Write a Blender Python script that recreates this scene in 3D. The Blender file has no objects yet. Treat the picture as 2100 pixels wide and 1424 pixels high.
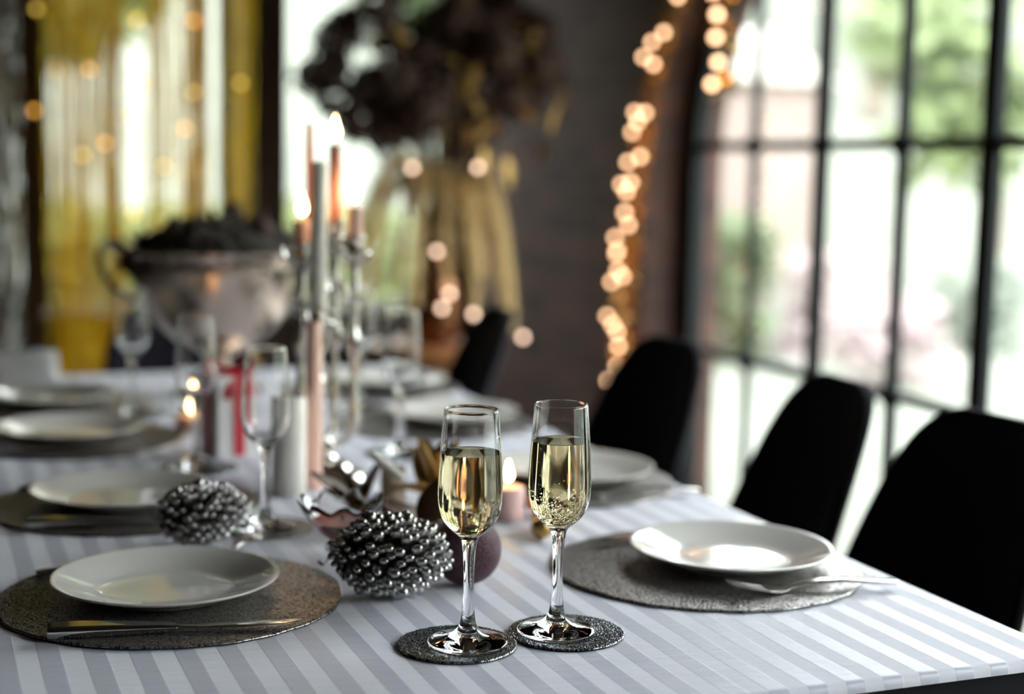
import bpy, math, random
from mathutils import Vector, Matrix
rng = random.Random(7)
PI = math.pi
sc = bpy.context.scene
COL = sc.collection

# ------------------------------------------------------------------ camera
FPX = 3100.0
PITCH = math.atan(367.0 / FPX)
YAW = math.radians(21.664)
ROLL = 0.02
cam = bpy.data.cameras.new('camera')
cam.sensor_width = 36.0
cam.lens = FPX / 2100.0 * 36.0
cam.clip_start = 0.05
cam.clip_end = 200
cam.dof.use_dof = True
cam.dof.focus_distance = 1.405
cam.dof.aperture_fstop = 2.0
camo = bpy.data.objects.new('camera', cam)
COL.objects.link(camo)
Fw = Vector((math.sin(YAW) * math.cos(PITCH), math.cos(YAW) * math.cos(PITCH), -math.sin(PITCH)))
Rt = Vector((math.cos(YAW), -math.sin(YAW), 0))
Up = Rt.cross(Fw)
r2 = Rt * math.cos(ROLL) + Up * math.sin(ROLL)
u2 = Up * math.cos(ROLL) - Rt * math.sin(ROLL)
mw = Matrix.Identity(4)
for i in range(3):
    mw[i][0] = r2[i]; mw[i][1] = u2[i]; mw[i][2] = -Fw[i]
mw.translation = (0, 0, 1.19)
camo.matrix_world = mw
sc.camera = camo

# ------------------------------------------------------------------ sky and exposure
world = bpy.data.worlds.new('overcast_sky')
sc.world = world
world.use_nodes = True
bg = world.node_tree.nodes['Background']
bg.inputs[0].default_value = (0.93, 0.97, 1.0, 1)
bg.inputs[1].default_value = 15.5
sc.view_settings.view_transform = 'Standard'
sc.view_settings.look = 'None'
sc.view_settings.gamma = 1.0
sc.view_settings.exposure = 0.0
sc.view_settings.use_curve_mapping = False
try:
    sc.cycles.max_bounces = 10
    sc.cycles.transmission_bounces = 10
    sc.cycles.transparent_max_bounces = 12
    sc.cycles.glossy_bounces = 4
    sc.cycles.diffuse_bounces = 3
    sc.cycles.sample_clamp_indirect = 12.0
    sc.cycles.blur_glossy = 0.6
    sc.cycles.use_light_tree = False
    sc.cycles.use_adaptive_sampling = True
    sc.cycles.adaptive_threshold = 0.03
except Exception:
    pass

def portal(name, loc, rot, sx, sy):
    l = bpy.data.lights.new(name, 'AREA')
    l.shape = 'RECTANGLE'; l.size = sx; l.size_y = sy
    l.cycles.is_portal = True
    o = bpy.data.objects.new(name, l); COL.objects.link(o)
    o.location = loc; o.rotation_euler = rot
for yc in (2.72, -0.24):
    portal('window_portal', (2.34, yc, 1.12), (0, PI / 2, 0), 2.2, 2.75)
portal('window_portal', (1.62, 5.78, 1.5), (-PI / 2, 0, 0), 0.7, 1.85)
portal('window_portal', (0.76, 5.78, 1.5), (-PI / 2, 0, 0), 0.7, 1.85)

# ------------------------------------------------------------------ mesh helpers
class MB:
    def __init__(self):
        self.v = []; self.f = []
    def add(self, vs, fs, M=None):
        b = len(self.v)
        if M is not None:
            vs = [M @ Vector(p) for p in vs]
        self.v += [tuple(p) for p in vs]
        self.f += [tuple(b + i for i in q) for q in fs]
        return self
    def box(self, c, s, M=None):
        x, y, z = c; a, b, d = s[0] / 2, s[1] / 2, s[2] / 2
        vs = [(x + i * a, y + j * b, z + k * d) for i in (-1, 1) for j in (-1, 1) for k in (-1, 1)]
        return self.add(vs, [(0, 1, 3, 2), (4, 6, 7, 5), (0, 4, 5, 1), (2, 3, 7, 6), (0, 2, 6, 4), (1, 5, 7, 3)], M)
    def lathe(self, prof, n=32, M=None, wob=None):
        vs = []; rows = []
        for r, z in prof:
            if r < 1e-7:
                rows.append([len(vs)] * n); vs.append((0, 0, z))
            else:
                row = []
                for i in range(n):
                    a = 2 * PI * i / n
                    rr, zz = (r, z) if wob is None else wob(r, z, a)
                    row.append(len(vs)); vs.append((rr * math.cos(a), rr * math.sin(a), zz))
                rows.append(row)
        fs = []
        for p, q in zip(rows, rows[1:]):
            for i in range(n):
                j = (i + 1) % n
                quad = [p[i], p[j], q[j], q[i]]
                u = []
                for t in quad:
                    if t not in u: u.append(t)
                if len(u) >= 3: fs.append(tuple(u))
        return self.add(vs, fs, M)
    def tube(self, pts, rad, n=8, M=None, caps=True, flat=1.0):
        pts = [Vector(p) for p in pts]
        if not hasattr(rad, '__len__'): rad = [rad] * len(pts)
        vs = []; fs = []
        d0 = (pts[1] - pts[0]).normalized()
        ref = Vector((0, 0, 1)) if abs(d0.z) < 0.9 else Vector((1, 0, 0))
        s = d0.cross(ref).normalized()
        for i, p in enumerate(pts):
            d = (pts[min(i + 1, len(pts) - 1)] - pts[max(i - 1, 0)]).normalized()
            s = (s - d * s.dot(d)).normalized(); t = d.cross(s)
            for k in range(n):
                a = 2 * PI * k / n
                vs.append(p + s * math.cos(a) * rad[i] + t * math.sin(a) * rad[i] * flat)
        for i in range(len(pts) - 1):
            for k in range(n):
                j = (k + 1) % n
                fs.append((i * n + k, i * n + j, (i + 1) * n + j, (i + 1) * n + k))
        if caps:
            fs.append(tuple(range(n - 1, -1, -1))); m = (len(pts) - 1) * n
            fs.append(tuple(m + k for k in range(n)))
        return self.add(vs, fs, M)
    def ball(self, c, r, nu=16, nv=10, M=None):
        if not hasattr(r, '__len__'): r = (r, r, r)
        T = Matrix.Translation(c) @ Matrix.Diagonal((r[0], r[1], r[2], 1))
        if M is not None: T = M @ T
        prof = [(math.sin(PI * i / nv), -math.cos(PI * i / nv)) for i in range(nv + 1)]
        prof[0] = (0, -1); prof[-1] = (0, 1)
        return self.lathe(prof, nu, T)
    def prism(self, poly, axis, a, b):
        # poly of 2d points extruded along axis ('x','y','z') from a to b
        def P(u, w, t):
            return (t, u, w) if axis == 'x' else ((u, t, w) if axis == 'y' else (u, w, t))
        n = len(poly)
        vs = [P(u, w, a) for u, w in poly] + [P(u, w, b) for u, w in poly]
        fs = [tuple(range(n - 1, -1, -1)), tuple(range(n, 2 * n))]
        fs += [(i, (i + 1) % n, n + (i + 1) % n, n + i) for i in range(n)]
        return self.add(vs, fs)
    def strip(self, secs):
        # sections (centre, half side vector, half thickness vector): a bar with rounded-box section
        vs = []; fs = []
        for c, s, t in secs:
            c = Vector(c); s = Vector(s); t = Vector(t)
            vs += [c - s - t * .4, c - s * .8 - t, c + s * .8 - t, c + s - t * .4, c + s + t * .4, c + s * .8 + t, c - s * .8 + t, c - s + t * .4]
        m = len(secs)
        for i in range(m - 1):
            for k in range(8):
                j = (k + 1) % 8
                fs.append((i * 8 + k, i * 8 + j, (i + 1) * 8 + j, (i + 1) * 8 + k))
        fs.append(tuple(range(7, -1, -1))); fs.append(tuple((m - 1) * 8 + k for k in range(8)))
        return self.add(vs, fs)
    def mesh(self, name, mat, smooth=35):
        me = bpy.data.meshes.new(name)
        me.from_pydata(self.v, [], self.f)
        me.validate(); me.update()
        if smooth:
            me.polygons.foreach_set('use_smooth', [True] * len(me.polygons))
            try: me.set_sharp_from_angle(angle=math.radians(smooth))
            except Exception: pass
        if mat: me.materials.append(mat)
        return me
    def build(self, name, mat, parent=None, smooth=35, loc=None):
        o = bpy.data.objects.new(name, self.mesh(name, mat, smooth))
        COL.objects.link(o)
        if parent is not None: o.parent = parent
        if loc is not None: o.location = loc
        return o

def fixn(o):
    import bmesh
    bm = bmesh.new(); bm.from_mesh(o.data)
    bmesh.ops.recalc_face_normals(bm, faces=bm.faces)
    bm.to_mesh(o.data); bm.free()
    return o
def inst(me, name, parent, M):
    o = bpy.data.objects.new(name, me); COL.objects.link(o)
    o.parent = parent; o.matrix_local = M
    return o
def tag(o, label=None, cat=None, group=None, kind=None):
    if label: o['label'] = label
    if cat: o['category'] = cat
    if group: o['group'] = group
    if kind: o['kind'] = kind
    return o
def thing(name, label, cat, loc=(0, 0, 0), rz=0.0, group=None):
    o = bpy.data.objects.new(name, None); COL.objects.link(o)
    o.empty_display_size = 0.05
    o.location = loc; o.rotation_euler = (0, 0, rz)
    return tag(o, label, cat, group)
def kids(o): return [c for c in COL.objects if c.parent == o]
def copy_tree(o, parent=None):
    c = o.copy(); COL.objects.link(c)
    if parent is not None: c.parent = parent
    for ch in kids(o): copy_tree(ch, c)
    return c
def dup(o, loc, rz, label, group=None):
    c = copy_tree(o); c.location = loc; c.rotation_euler = (0, 0, rz); c['label'] = label
    if group: c['group'] = group
    return c

# ------------------------------------------------------------------ materials
def new_mat(name):
    m = bpy.data.materials.new(name); m.use_nodes = True
    nt = m.node_tree; b = nt.nodes['Principled BSDF']
    return m, nt, b
def N(nt, typ, **kw):
    n = nt.nodes.new(typ)
    for k, v in kw.items(): setattr(n, k, v)
    return n
def mat(name, col, rough=0.5, metal=0.0, var=0.12, scale=20.0, bump=0.0, bscale=None, **extra):
    m, nt, b = new_mat(name)
    tc = N(nt, 'ShaderNodeTexCoord'); no = N(nt, 'ShaderNodeTexNoise')
    no.inputs['Scale'].default_value = scale; no.inputs['Detail'].default_value = 3
    nt.links.new(tc.outputs['Object'], no.inputs['Vector'])
    mx = N(nt, 'ShaderNodeMix', data_type='RGBA')
    mx.inputs[6].default_value = tuple(c * (1 - var) for c in col) + (1,)
    mx.inputs[7].default_value = tuple(min(1, c * (1 + var)) for c in col) + (1,)
    nt.links.new(no.outputs[0], mx.inputs[0])
    nt.links.new(mx.outputs[2], b.inputs['Base Color'])
    b.inputs['Roughness'].default_value = rough
    b.inputs['Metallic'].default_value = metal
    if bump:
        bp = N(nt, 'ShaderNodeBump'); bp.inputs['Strength'].default_value = bump
        bp.inputs['Distance'].default_value = 0.002
        n2 = N(nt, 'ShaderNodeTexNoise'); n2.inputs['Scale'].default_value = bscale or scale * 5
        nt.links.new(tc.outputs['Object'], n2.inputs['Vector'])
        nt.links.new(n2.outputs[0], bp.inputs['Height']); nt.links.new(bp.outputs[0], b.inputs['Normal'])
    for k, v in extra.items():
        b.inputs[k.replace('_', ' ')].default_value = v
    return m
def emit(name, col, s):
    m, nt, b = new_mat(name)
    b.inputs['Base Color'].default_value = (0.8, 0.7, 0.5, 1)
    b.inputs['Emission Color'].default_value = col + (1,)
    b.inputs['Emission Strength'].default_value = s
    return m
def glassm(name, col=(1, 1, 1), ior=1.5, rough=0.0):
    m, nt, b = new_mat(name)
    b.inputs['Base Color'].default_value = col + (1,)
    b.inputs['Roughness'].default_value = rough
    b.inputs['IOR'].default_value = ior
    b.inputs['Transmission Weight'].default_value = 1.0
    return m
def panem(name):
    m = bpy.data.materials.new(name); m.use_nodes = True
    nt = m.node_tree; nt.nodes.clear()
    out = N(nt, 'ShaderNodeOutputMaterial'); mx = N(nt, 'ShaderNodeMixShader')
    tr = N(nt, 'ShaderNodeBsdfTransparent'); gl = N(nt, 'ShaderNodeBsdfGlossy')
    tr.inputs[0].default_value = (0.97, 0.985, 0.975, 1); gl.inputs['Roughness'].default_value = 0.01
    lw = N(nt, 'ShaderNodeLayerWeight'); lw.inputs[0].default_value = 0.5
    pw = N(nt, 'ShaderNodeMath', operation='POWER'); pw.inputs[1].default_value = 4.0
    ma = N(nt, 'ShaderNodeMath', operation='MULTIPLY_ADD'); ma.inputs[1].default_value = 0.6; ma.inputs[2].default_value = 0.03
    nt.links.new(lw.outputs['Facing'], pw.inputs[0]); nt.links.new(pw.outputs[0], ma.inputs[0])
    nt.links.new(ma.outputs[0], mx.inputs[0]); nt.links.new(tr.outputs[0], mx.inputs[1])
    nt.links.new(gl.outputs[0], mx.inputs[2]); nt.links.new(mx.outputs[0], out.inputs[0])
    return m
def brickm(name, c1, c2, mort):
    m, nt, b = new_mat(name)
    tc = N(nt, 'ShaderNodeTexCoord'); sp = N(nt, 'ShaderNodeSeparateXYZ'); cb = N(nt, 'ShaderNodeCombineXYZ')
    ad = N(nt, 'ShaderNodeMath', operation='ADD')
    nt.links.new(tc.outputs['Object'], sp.inputs[0])
    nt.links.new(sp.outputs[0], ad.inputs[0]); nt.links.new(sp.outputs[1], ad.inputs[1])
    nt.links.new(ad.outputs[0], cb.inputs[0]); nt.links.new(sp.outputs[2], cb.inputs[1])
    br = N(nt, 'ShaderNodeTexBrick')
    br.inputs['Scale'].default_value = 1.0; br.inputs['Brick Width'].default_value = 0.23
    br.inputs['Row Height'].default_value = 0.075; br.inputs['Mortar Size'].default_value = 0.006
    br.inputs['Color1'].default_value = c1 + (1,); br.inputs['Color2'].default_value = c2 + (1,); br.inputs['Mortar'].default_value = mort + (1,)
    nt.links.new(cb.outputs[0], br.inputs['Vector'])
    no = N(nt, 'ShaderNodeTexNoise'); no.inputs['Scale'].default_value = 9; no.inputs['Detail'].default_value = 5
    nt.links.new(tc.outputs['Object'], no.inputs['Vector'])
    hs = N(nt, 'ShaderNodeMix', data_type='RGBA', blend_type='MULTIPLY'); hs.inputs[0].default_value = 0.6
    nt.links.new(br.outputs['Color'], hs.inputs[6]); nt.links.new(no.outputs[0], hs.inputs[7])
    nt.links.new(hs.outputs[2], b.inputs['Base Color'])
    bp = N(nt, 'ShaderNodeBump'); bp.inputs['Strength'].default_value = 0.7; bp.inputs['Distance'].default_value = 0.006; bp.invert = True
    nt.links.new(br.outputs['Fac'], bp.inputs['Height']); nt.links.new(bp.outputs[0], b.inputs['Normal'])
    b.inputs['Roughness'].default_value = 0.85
    return m
def clothm():
    m, nt, b = new_mat('striped_damask_cotton')
    L = nt.links
    tc = N(nt, 'ShaderNodeTexCoord'); sp = N(nt, 'ShaderNodeSeparateXYZ')
    L.new(tc.outputs['Object'], sp.inputs[0])
    dv = N(nt, 'ShaderNodeMath', operation='MULTIPLY_ADD'); dv.inputs[1].default_value = 1 / 0.0385; dv.inputs[2].default_value = 40.3
    L.new(sp.outputs[0], dv.inputs[0])
    fr = N(nt, 'ShaderNodeMath', operation='FRACT'); L.new(dv.outputs[0], fr.inputs[0])
    rp = N(nt, 'ShaderNodeMapRange'); rp.interpolation_type = 'SMOOTHSTEP'
    ab = N(nt, 'ShaderNodeMath', operation='SUBTRACT'); ab.inputs[1].default_value = 0.5
    L.new(fr.outputs[0], ab.inputs[0])
    aa = N(nt, 'ShaderNodeMath', operation='ABSOLUTE'); L.new(ab.outputs[0], aa.inputs[0])
    rp.inputs[1].default_value = 0.235; rp.inputs[2].default_value = 0.265
    L.new(aa.outputs[0], rp.inputs[0])
    fac = rp.outputs[0]
    mx = N(nt, 'ShaderNodeMix', data_type='RGBA')
    mx.inputs[6].default_value = (0.79, 0.80, 0.88, 1); mx.inputs[7].default_value = (0.55, 0.57, 0.67, 1)
    L.new(fac, mx.inputs[0])
    no = N(nt, 'ShaderNodeTexNoise'); no.inputs['Scale'].default_value = 7; no.inputs['Detail'].default_value = 4
    L.new(tc.outputs['Object'], no.inputs['Vector'])
    mv = N(nt, 'ShaderNodeMapRange'); mv.inputs[3].default_value = 0.93; mv.inputs[4].default_value = 1.05
    L.new(no.outputs[0], mv.inputs[0])
    m2 = N(nt, 'ShaderNodeMix', data_type='RGBA', blend_type='MULTIPLY'); m2.inputs[0].default_value = 1
    L.new(mx.outputs[2], m2.inputs[6]); L.new(mv.outputs[0], m2.inputs[7])
    L.new(m2.outputs[2], b.inputs['Base Color'])
    rr = N(nt, 'ShaderNodeMapRange'); rr.inputs[3].default_value = 0.8; rr.inputs[4].default_value = 0.42
    L.new(fac, rr.inputs[0]); L.new(rr.outputs[0], b.inputs['Roughness'])
    sr = N(nt, 'ShaderNodeMapRange'); sr.inputs[3].default_value = 0.2; sr.inputs[4].default_value = 1.0
    L.new(fac, sr.inputs[0]); L.new(sr.outputs[0], b.inputs['Specular IOR Level'])
    # creases from folding: long ridges across the cloth, and fine weave
    mp = N(nt, 'ShaderNodeMapping'); mp.inputs['Scale'].default_value = (7, 26, 7); mp.inputs['Rotation'].default_value = (0, 0, 0.25)
    L.new(tc.outputs['Object'], mp.inputs[0])
    cr = N(nt, 'ShaderNodeTexNoise'); cr.inputs['Scale'].default_value = 1.6; cr.inputs['Detail'].default_value = 5; cr.inputs['Roughness'].default_value = 0.6
    L.new(mp.outputs[0], cr.inputs['Vector'])
    b1 = N(nt, 'ShaderNodeBump'); b1.inputs['Strength'].default_value = 0.35; b1.inputs['Distance'].default_value = 0.004
    L.new(cr.outputs[0], b1.inputs['Height'])
    wv = N(nt, 'ShaderNodeTexNoise'); wv.inputs['Scale'].default_value = 900
    L.new(tc.outputs['Object'], wv.inputs['Vector'])
    b2 = N(nt, 'ShaderNodeBump'); b2.inputs['Strength'].default_value = 0.12; b2.inputs['Distance'].default_value = 0.0006
    L.new(wv.outputs[0], b2.inputs['Height']); L.new(b1.outputs[0], b2.inputs['Normal'])
    # a tiny step where satin and matt stripes meet
    b3 = N(nt, 'ShaderNodeBump'); b3.inputs['Strength'].default_value = 0.25; b3.inputs['Distance'].default_value = 0.0006
    L.new(fac, b3.inputs['Height']); L.new(b2.outputs[0], b3.inputs['Normal'])
    L.new(b3.outputs[0], b.inputs['Normal'])
    b.inputs['Sheen Weight'].default_value = 0.15
    return m
def glitterm(name, dark, light, scale, metal=0.85, rough=0.32, strength=1.0, dist=0.004):
    m, nt, b = new_mat(name)
    L = nt.links
    tc = N(nt, 'ShaderNodeTexCoord')
    vo = N(nt, 'ShaderNodeTexVoronoi'); vo.inputs['Scale'].default_value = scale
    L.new(tc.outputs['Object'], vo.inputs['Vector'])
    no = N(nt, 'ShaderNodeTexNoise'); no.inputs['Scale'].default_value = scale * 0.9; no.inputs['Detail'].default_value = 4
    no.inputs['Distortion'].default_value = 1.5
    L.new(tc.outputs['Object'], no.inputs['Vector'])
    mr = N(nt, 'ShaderNodeMapRange'); mr.inputs[1].default_value = 0.38; mr.inputs[2].default_value = 0.62
    L.new(no.outputs[0], mr.inputs[0])
    mx = N(nt, 'ShaderNodeMix', data_type='RGBA')
    mx.inputs[6].default_value = dark + (1,); mx.inputs[7].default_value = light + (1,)
    L.new(mr.outputs[0], mx.inputs[0]); L.new(mx.outputs[2], b.inputs['Base Color'])
    bp = N(nt, 'ShaderNodeBump'); bp.inputs['Strength'].default_value = strength; bp.inputs['Distance'].default_value = dist
    L.new(no.outputs[0], bp.inputs['Height'])
    b2 = N(nt, 'ShaderNodeBump'); b2.inputs['Strength'].default_value = strength * 0.6; b2.inputs['Distance'].default_value = dist
    L.new(vo.outputs[0], b2.inputs['Height']); L.new(bp.outputs[0], b2.inputs['Normal'])
    L.new(b2.outputs[0], b.inputs['Normal'])
    b.inputs['Metallic'].default_value = metal; b.inputs['Roughness'].default_value = rough
    return m
def threadm(name, dark, light, rough, lo, hi):
    m, nt, b = new_mat(name)
    L = nt.links
    at = N(nt, 'ShaderNodeAttribute', attribute_name='thread')
    tc = N(nt, 'ShaderNodeTexCoord'); no = N(nt, 'ShaderNodeTexNoise'); no.inputs['Scale'].default_value = 700
    L.new(tc.outputs['Object'], no.inputs['Vector'])
    mr = N(nt, 'ShaderNodeMapRange'); mr.inputs[1].default_value = lo; mr.inputs[2].default_value = hi
    L.new(at.outputs['Fac'], mr.inputs[0])
    mx = N(nt, 'ShaderNodeMix', data_type='RGBA')
    mx.inputs[6].default_value = dark + (1,); mx.inputs[7].default_value = light + (1,)
    L.new(mr.outputs[0], mx.inputs[0]); L.new(mx.outputs[2], b.inputs['Base Color'])
    bp = N(nt, 'ShaderNodeBump'); bp.inputs['Strength'].default_value = 0.3; bp.inputs['Distance'].default_value = 0.001
    L.new(no.outputs[0], bp.inputs['Height']); L.new(bp.outputs[0], b.inputs['Normal'])
    b.inputs['Metallic'].default_value = 0.9; b.inputs['Roughness'].default_value = rough
    return m
def foilm(name, col, tr_col, tr_w):
    m, nt, b = new_mat(name)
    L = nt.links
    b.inputs['Base Color'].default_value = col + (1,); b.inputs['Metallic'].default_value = 1.0
    b.inputs['Roughness'].default_value = 0.13
    out = nt.nodes['Material Output']
    tl = N(nt, 'ShaderNodeBsdfTranslucent'); tl.inputs[0].default_value = tr_col + (1,)
    mx = N(nt, 'ShaderNodeMixShader'); mx.inputs[0].default_value = tr_w
    tc = N(nt, 'ShaderNodeTexCoord'); no = N(nt, 'ShaderNodeTexNoise'); no.inputs['Scale'].default_value = 60
    L.new(tc.outputs['Object'], no.inputs['Vector'])
    bp = N(nt, 'ShaderNodeBump'); bp.inputs['Strength'].default_value = 0.4; bp.inputs['Distance'].default_value = 0.003
    L.new(no.outputs[0], bp.inputs['Height']); L.new(bp.outputs[0], b.inputs['Normal'])
    L.new(b.outputs[0], mx.inputs[1]); L.new(tl.outputs[0], mx.inputs[2]); L.new(mx.outputs[0], out.inputs[0])
    return m
def leafm(name, col, tr_col, w=0.35):
    m, nt, b = new_mat(name)
    L = nt.links
    tc = N(nt, 'ShaderNodeTexCoord'); no = N(nt, 'ShaderNodeTexNoise'); no.inputs['Scale'].default_value = 1.3
    L.new(tc.outputs['Object'], no.inputs['Vector'])
    mx0 = N(nt, 'ShaderNodeMix', data_type='RGBA')
    mx0.inputs[6].default_value = tuple(c * 0.7 for c in col) + (1,); mx0.inputs[7].default_value = tuple(min(1, c * 1.3) for c in col) + (1,)
    L.new(no.outputs[0], mx0.inputs[0]); L.new(mx0.outputs[2], b.inputs['Base Color'])
    b.inputs['Roughness'].default_value = 0.6
    out = nt.nodes['Material Output']
    tl = N(nt, 'ShaderNodeBsdfTranslucent'); tl.inputs[0].default_value = tr_col + (1,)
    mx = N(nt, 'ShaderNodeMixShader'); mx.inputs[0].default_value = w
    L.new(b.outputs[0], mx.inputs[1]); L.new(tl.outputs[0], mx.inputs[2]); L.new(mx.outputs[0], out.inputs[0])
    return m

M_brick = brickm('brown_brick', (0.120, 0.052, 0.036), (0.062, 0.028, 0.020), (0.080, 0.058, 0.046))
M_plaster = mat('dark_brown_plaster', (0.055, 0.038, 0.030), 0.85, scale=6, bump=0.3, bscale=40)
M_ceil = mat('dim_plaster_ceiling', (0.13, 0.11, 0.10), 0.9, scale=4)
M_floor = mat('dark_oak_floorboards', (0.07, 0.045, 0.03), 0.45, var=0.4, scale=5)
M_dwood = mat('dark_stained_wood', (0.035, 0.02, 0.013), 0.5, var=0.3, scale=14, bump=0.2, bscale=60)
M_bwood = mat('warm_brown_wood', (0.30, 0.12, 0.04), 0.45, var=0.3, scale=12)
M_bmetal = mat('black_painted_steel', (0.008, 0.011, 0.012), 0.6, var=0.2, scale=30, Specular_IOR_Level=0.2)
M_pane = panem('clear_window_glass')
M_lawn = mat('dry_pale_lawn', (0.138, 0.145, 0.118), 0.95, var=0.35, scale=0.35)
M_stone = mat('pale_paving', (0.62, 0.58, 0.53), 0.9, scale=2)
M_white_wall = mat('white_render', (0.30, 0.295, 0.285), 0.9, scale=1)
M_terra = mat('pale_brick_facade', (0.32, 0.25, 0.225), 0.9, scale=3)
M_cloth = clothm()
M_china = mat('ivory_glazed_china', (0.80, 0.78, 0.73), 0.10, var=0.015, scale=5, Coat_Weight=0.5, Coat_Roughness=0.03)
M_matt = threadm('glitter_mesh_placemat', (0.035, 0.032, 0.030), (0.58, 0.56, 0.54), 0.36, 0.35, 0.95)
M_coast = threadm('glitter_mesh_coaster', (0.005, 0.006, 0.007), (0.55, 0.60, 0.64), 0.22, 0.5, 0.95)
M_steel = mat('brushed_cutlery_steel', (0.62, 0.60, 0.57), 0.16, 1.0, var=0.06, scale=60)
M_silver = mat('antique_silver', (0.70, 0.67, 0.62), 0.14, 1.0, var=0.15, scale=40, bump=0.15, bscale=120)
M_bowl = mat('warm_tarnished_silver', (0.50, 0.41, 0.34), 0.24, 1.0, var=0.2, scale=20, bump=0.15, bscale=90)
M_conesilver = mat('silver_lacquered_scale', (0.50, 0.49, 0.48), 0.22, 0.95, var=0.35, scale=120)
M_conecore = mat('blackened_cone_core', (0.03, 0.028, 0.027), 0.6, 0.4, scale=80)
M_purple = glitterm('plum_glitter', (0.03, 0.010, 0.016), (0.12, 0.05, 0.065), 500, metal=0.4, rough=0.45, dist=0.002)
M_glass = glassm('clear_crystal')
M_wine = glassm('pale_champagne', (1.0, 0.88, 0.53), 1.34)
M_bub = glassm('carbonation_bubble', (1, 1, 1), 0.76)
M_red = mat('red_wax', (0.30, 0.015, 0.008), 0.3, var=0.2, scale=20)
M_ribbon = mat('red_satin_ribbon', (0.62, 0.008, 0.03), 0.35, scale=40)
M_paper = mat('white_card', (0.82, 0.80, 0.79), 0.7, var=0.03)
M_linen = mat('white_linen', (0.84, 0.83, 0.83), 0.85, var=0.04, bump=0.2, bscale=500)
M_gold = mat('gold_lacquer_leaf', (0.46, 0.29, 0.10), 0.34, 0.85, var=0.3, scale=30)
M_bronze = mat('bronze_brown_leaf', (0.075, 0.04, 0.018), 0.45, 0.5, var=0.4, scale=25)
M_goldb = mat('shiny_gold_bauble', (0.85, 0.55, 0.18), 0.16, 1.0, var=0.1)
M_copper = mat('shiny_copper_bauble', (0.80, 0.33, 0.18), 0.18, 1.0, var=0.1)
M_peach = mat('peach_candle_wax', (0.95, 0.60, 0.48), 0.45, var=0.05)
M_rose = mat('dusky_red_candle_wax', (0.66, 0.27, 0.20), 0.45, var=0.05)
M_wax = mat('ivory_candle_wax', (0.93, 0.89, 0.80), 0.5, var=0.03)
M_beige = mat('beige_candle_wax', (0.52, 0.42, 0.31), 0.55, var=0.08)
M_pink = mat('pink_candle_wax', (0.90, 0.62, 0.58), 0.45, var=0.05)
M_wick = mat('charred_wick', (0.02, 0.015, 0.012), 0.9)
M_flame = emit('candle_flame', (1.0, 0.62, 0.25), 30.0)
M_bead = emit('warm_glow_bead', (1.0, 0.58, 0.32), 8.0)
M_beaddim = emit('soft_glow_bead', (1.0, 0.66, 0.48), 5.0)
M_amber = emit('amber_foil_glint', (1.0, 0.45, 0.05), 3.0)  # glowing colour for beads that stand in for foil glints
M_amber2 = emit('gold_foil_glint', (1.0, 0.66, 0.10), 2.0)
M_tablew = mat('black_lacquered_wood', (0.006, 0.006, 0.009), 0.7, scale=10, Specular_IOR_Level=0.15)
M_black = mat('black_upholstery', (0.006, 0.005, 0.009), 0.85, var=0.2, scale=30, Specular_IOR_Level=0.15)
M_foilg = foilm('gold_foil', (0.92, 0.62, 0.09), (0.95, 0.72, 0.05), 0.33)
M_foils = foilm('silver_foil', (0.72, 0.72, 0.73), (0.3, 0.3, 0.32), 0.04)
M_tinsel = foilm('copper_gold_tinsel', (0.80, 0.45, 0.15), (0.6, 0.35, 0.08), 0.2)
M_dried = mat('dried_brown_petals', (0.090, 0.052, 0.036), 0.8, var=0.5, scale=12)
M_dgold = mat('dried_ochre_leaf', (0.46, 0.29, 0.09), 0.42, 0.6, var=0.4, scale=9)
M_pampas = mat('dried_pampas', (0.82, 0.60, 0.28), 0.85, var=0.25, scale=9)
M_stemm = mat('dry_stem', (0.09, 0.06, 0.035), 0.8)
M_vase = mat('dark_copper_vase', (0.22, 0.10, 0.05), 0.25, 0.9, var=0.3, scale=15)
M_moss = mat('dark_dried_moss', (0.026, 0.020, 0.012), 0.85, var=0.6, scale=30)
M_leafA = leafm('fresh_green_foliage', (0.20, 0.25, 0.115), (0.28, 0.33, 0.14))
M_leafB = leafm('grey_green_foliage', (0.18, 0.205, 0.17), (0.20, 0.23, 0.16))
M_leafC = leafm('deep_green_foliage', (0.10, 0.14, 0.065), (0.17, 0.23, 0.08))
M_leafD = leafm('yellow_green_foliage', (0.15, 0.185, 0.06), (0.26, 0.29, 0.08))
M_flow = leafm('pink_blossom', (0.36, 0.28, 0.28), (0.30, 0.22, 0.22), 0.2)
M_bark = mat('grey_bark', (0.16, 0.13, 0.10), 0.9, bump=0.5, scale=8)

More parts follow.
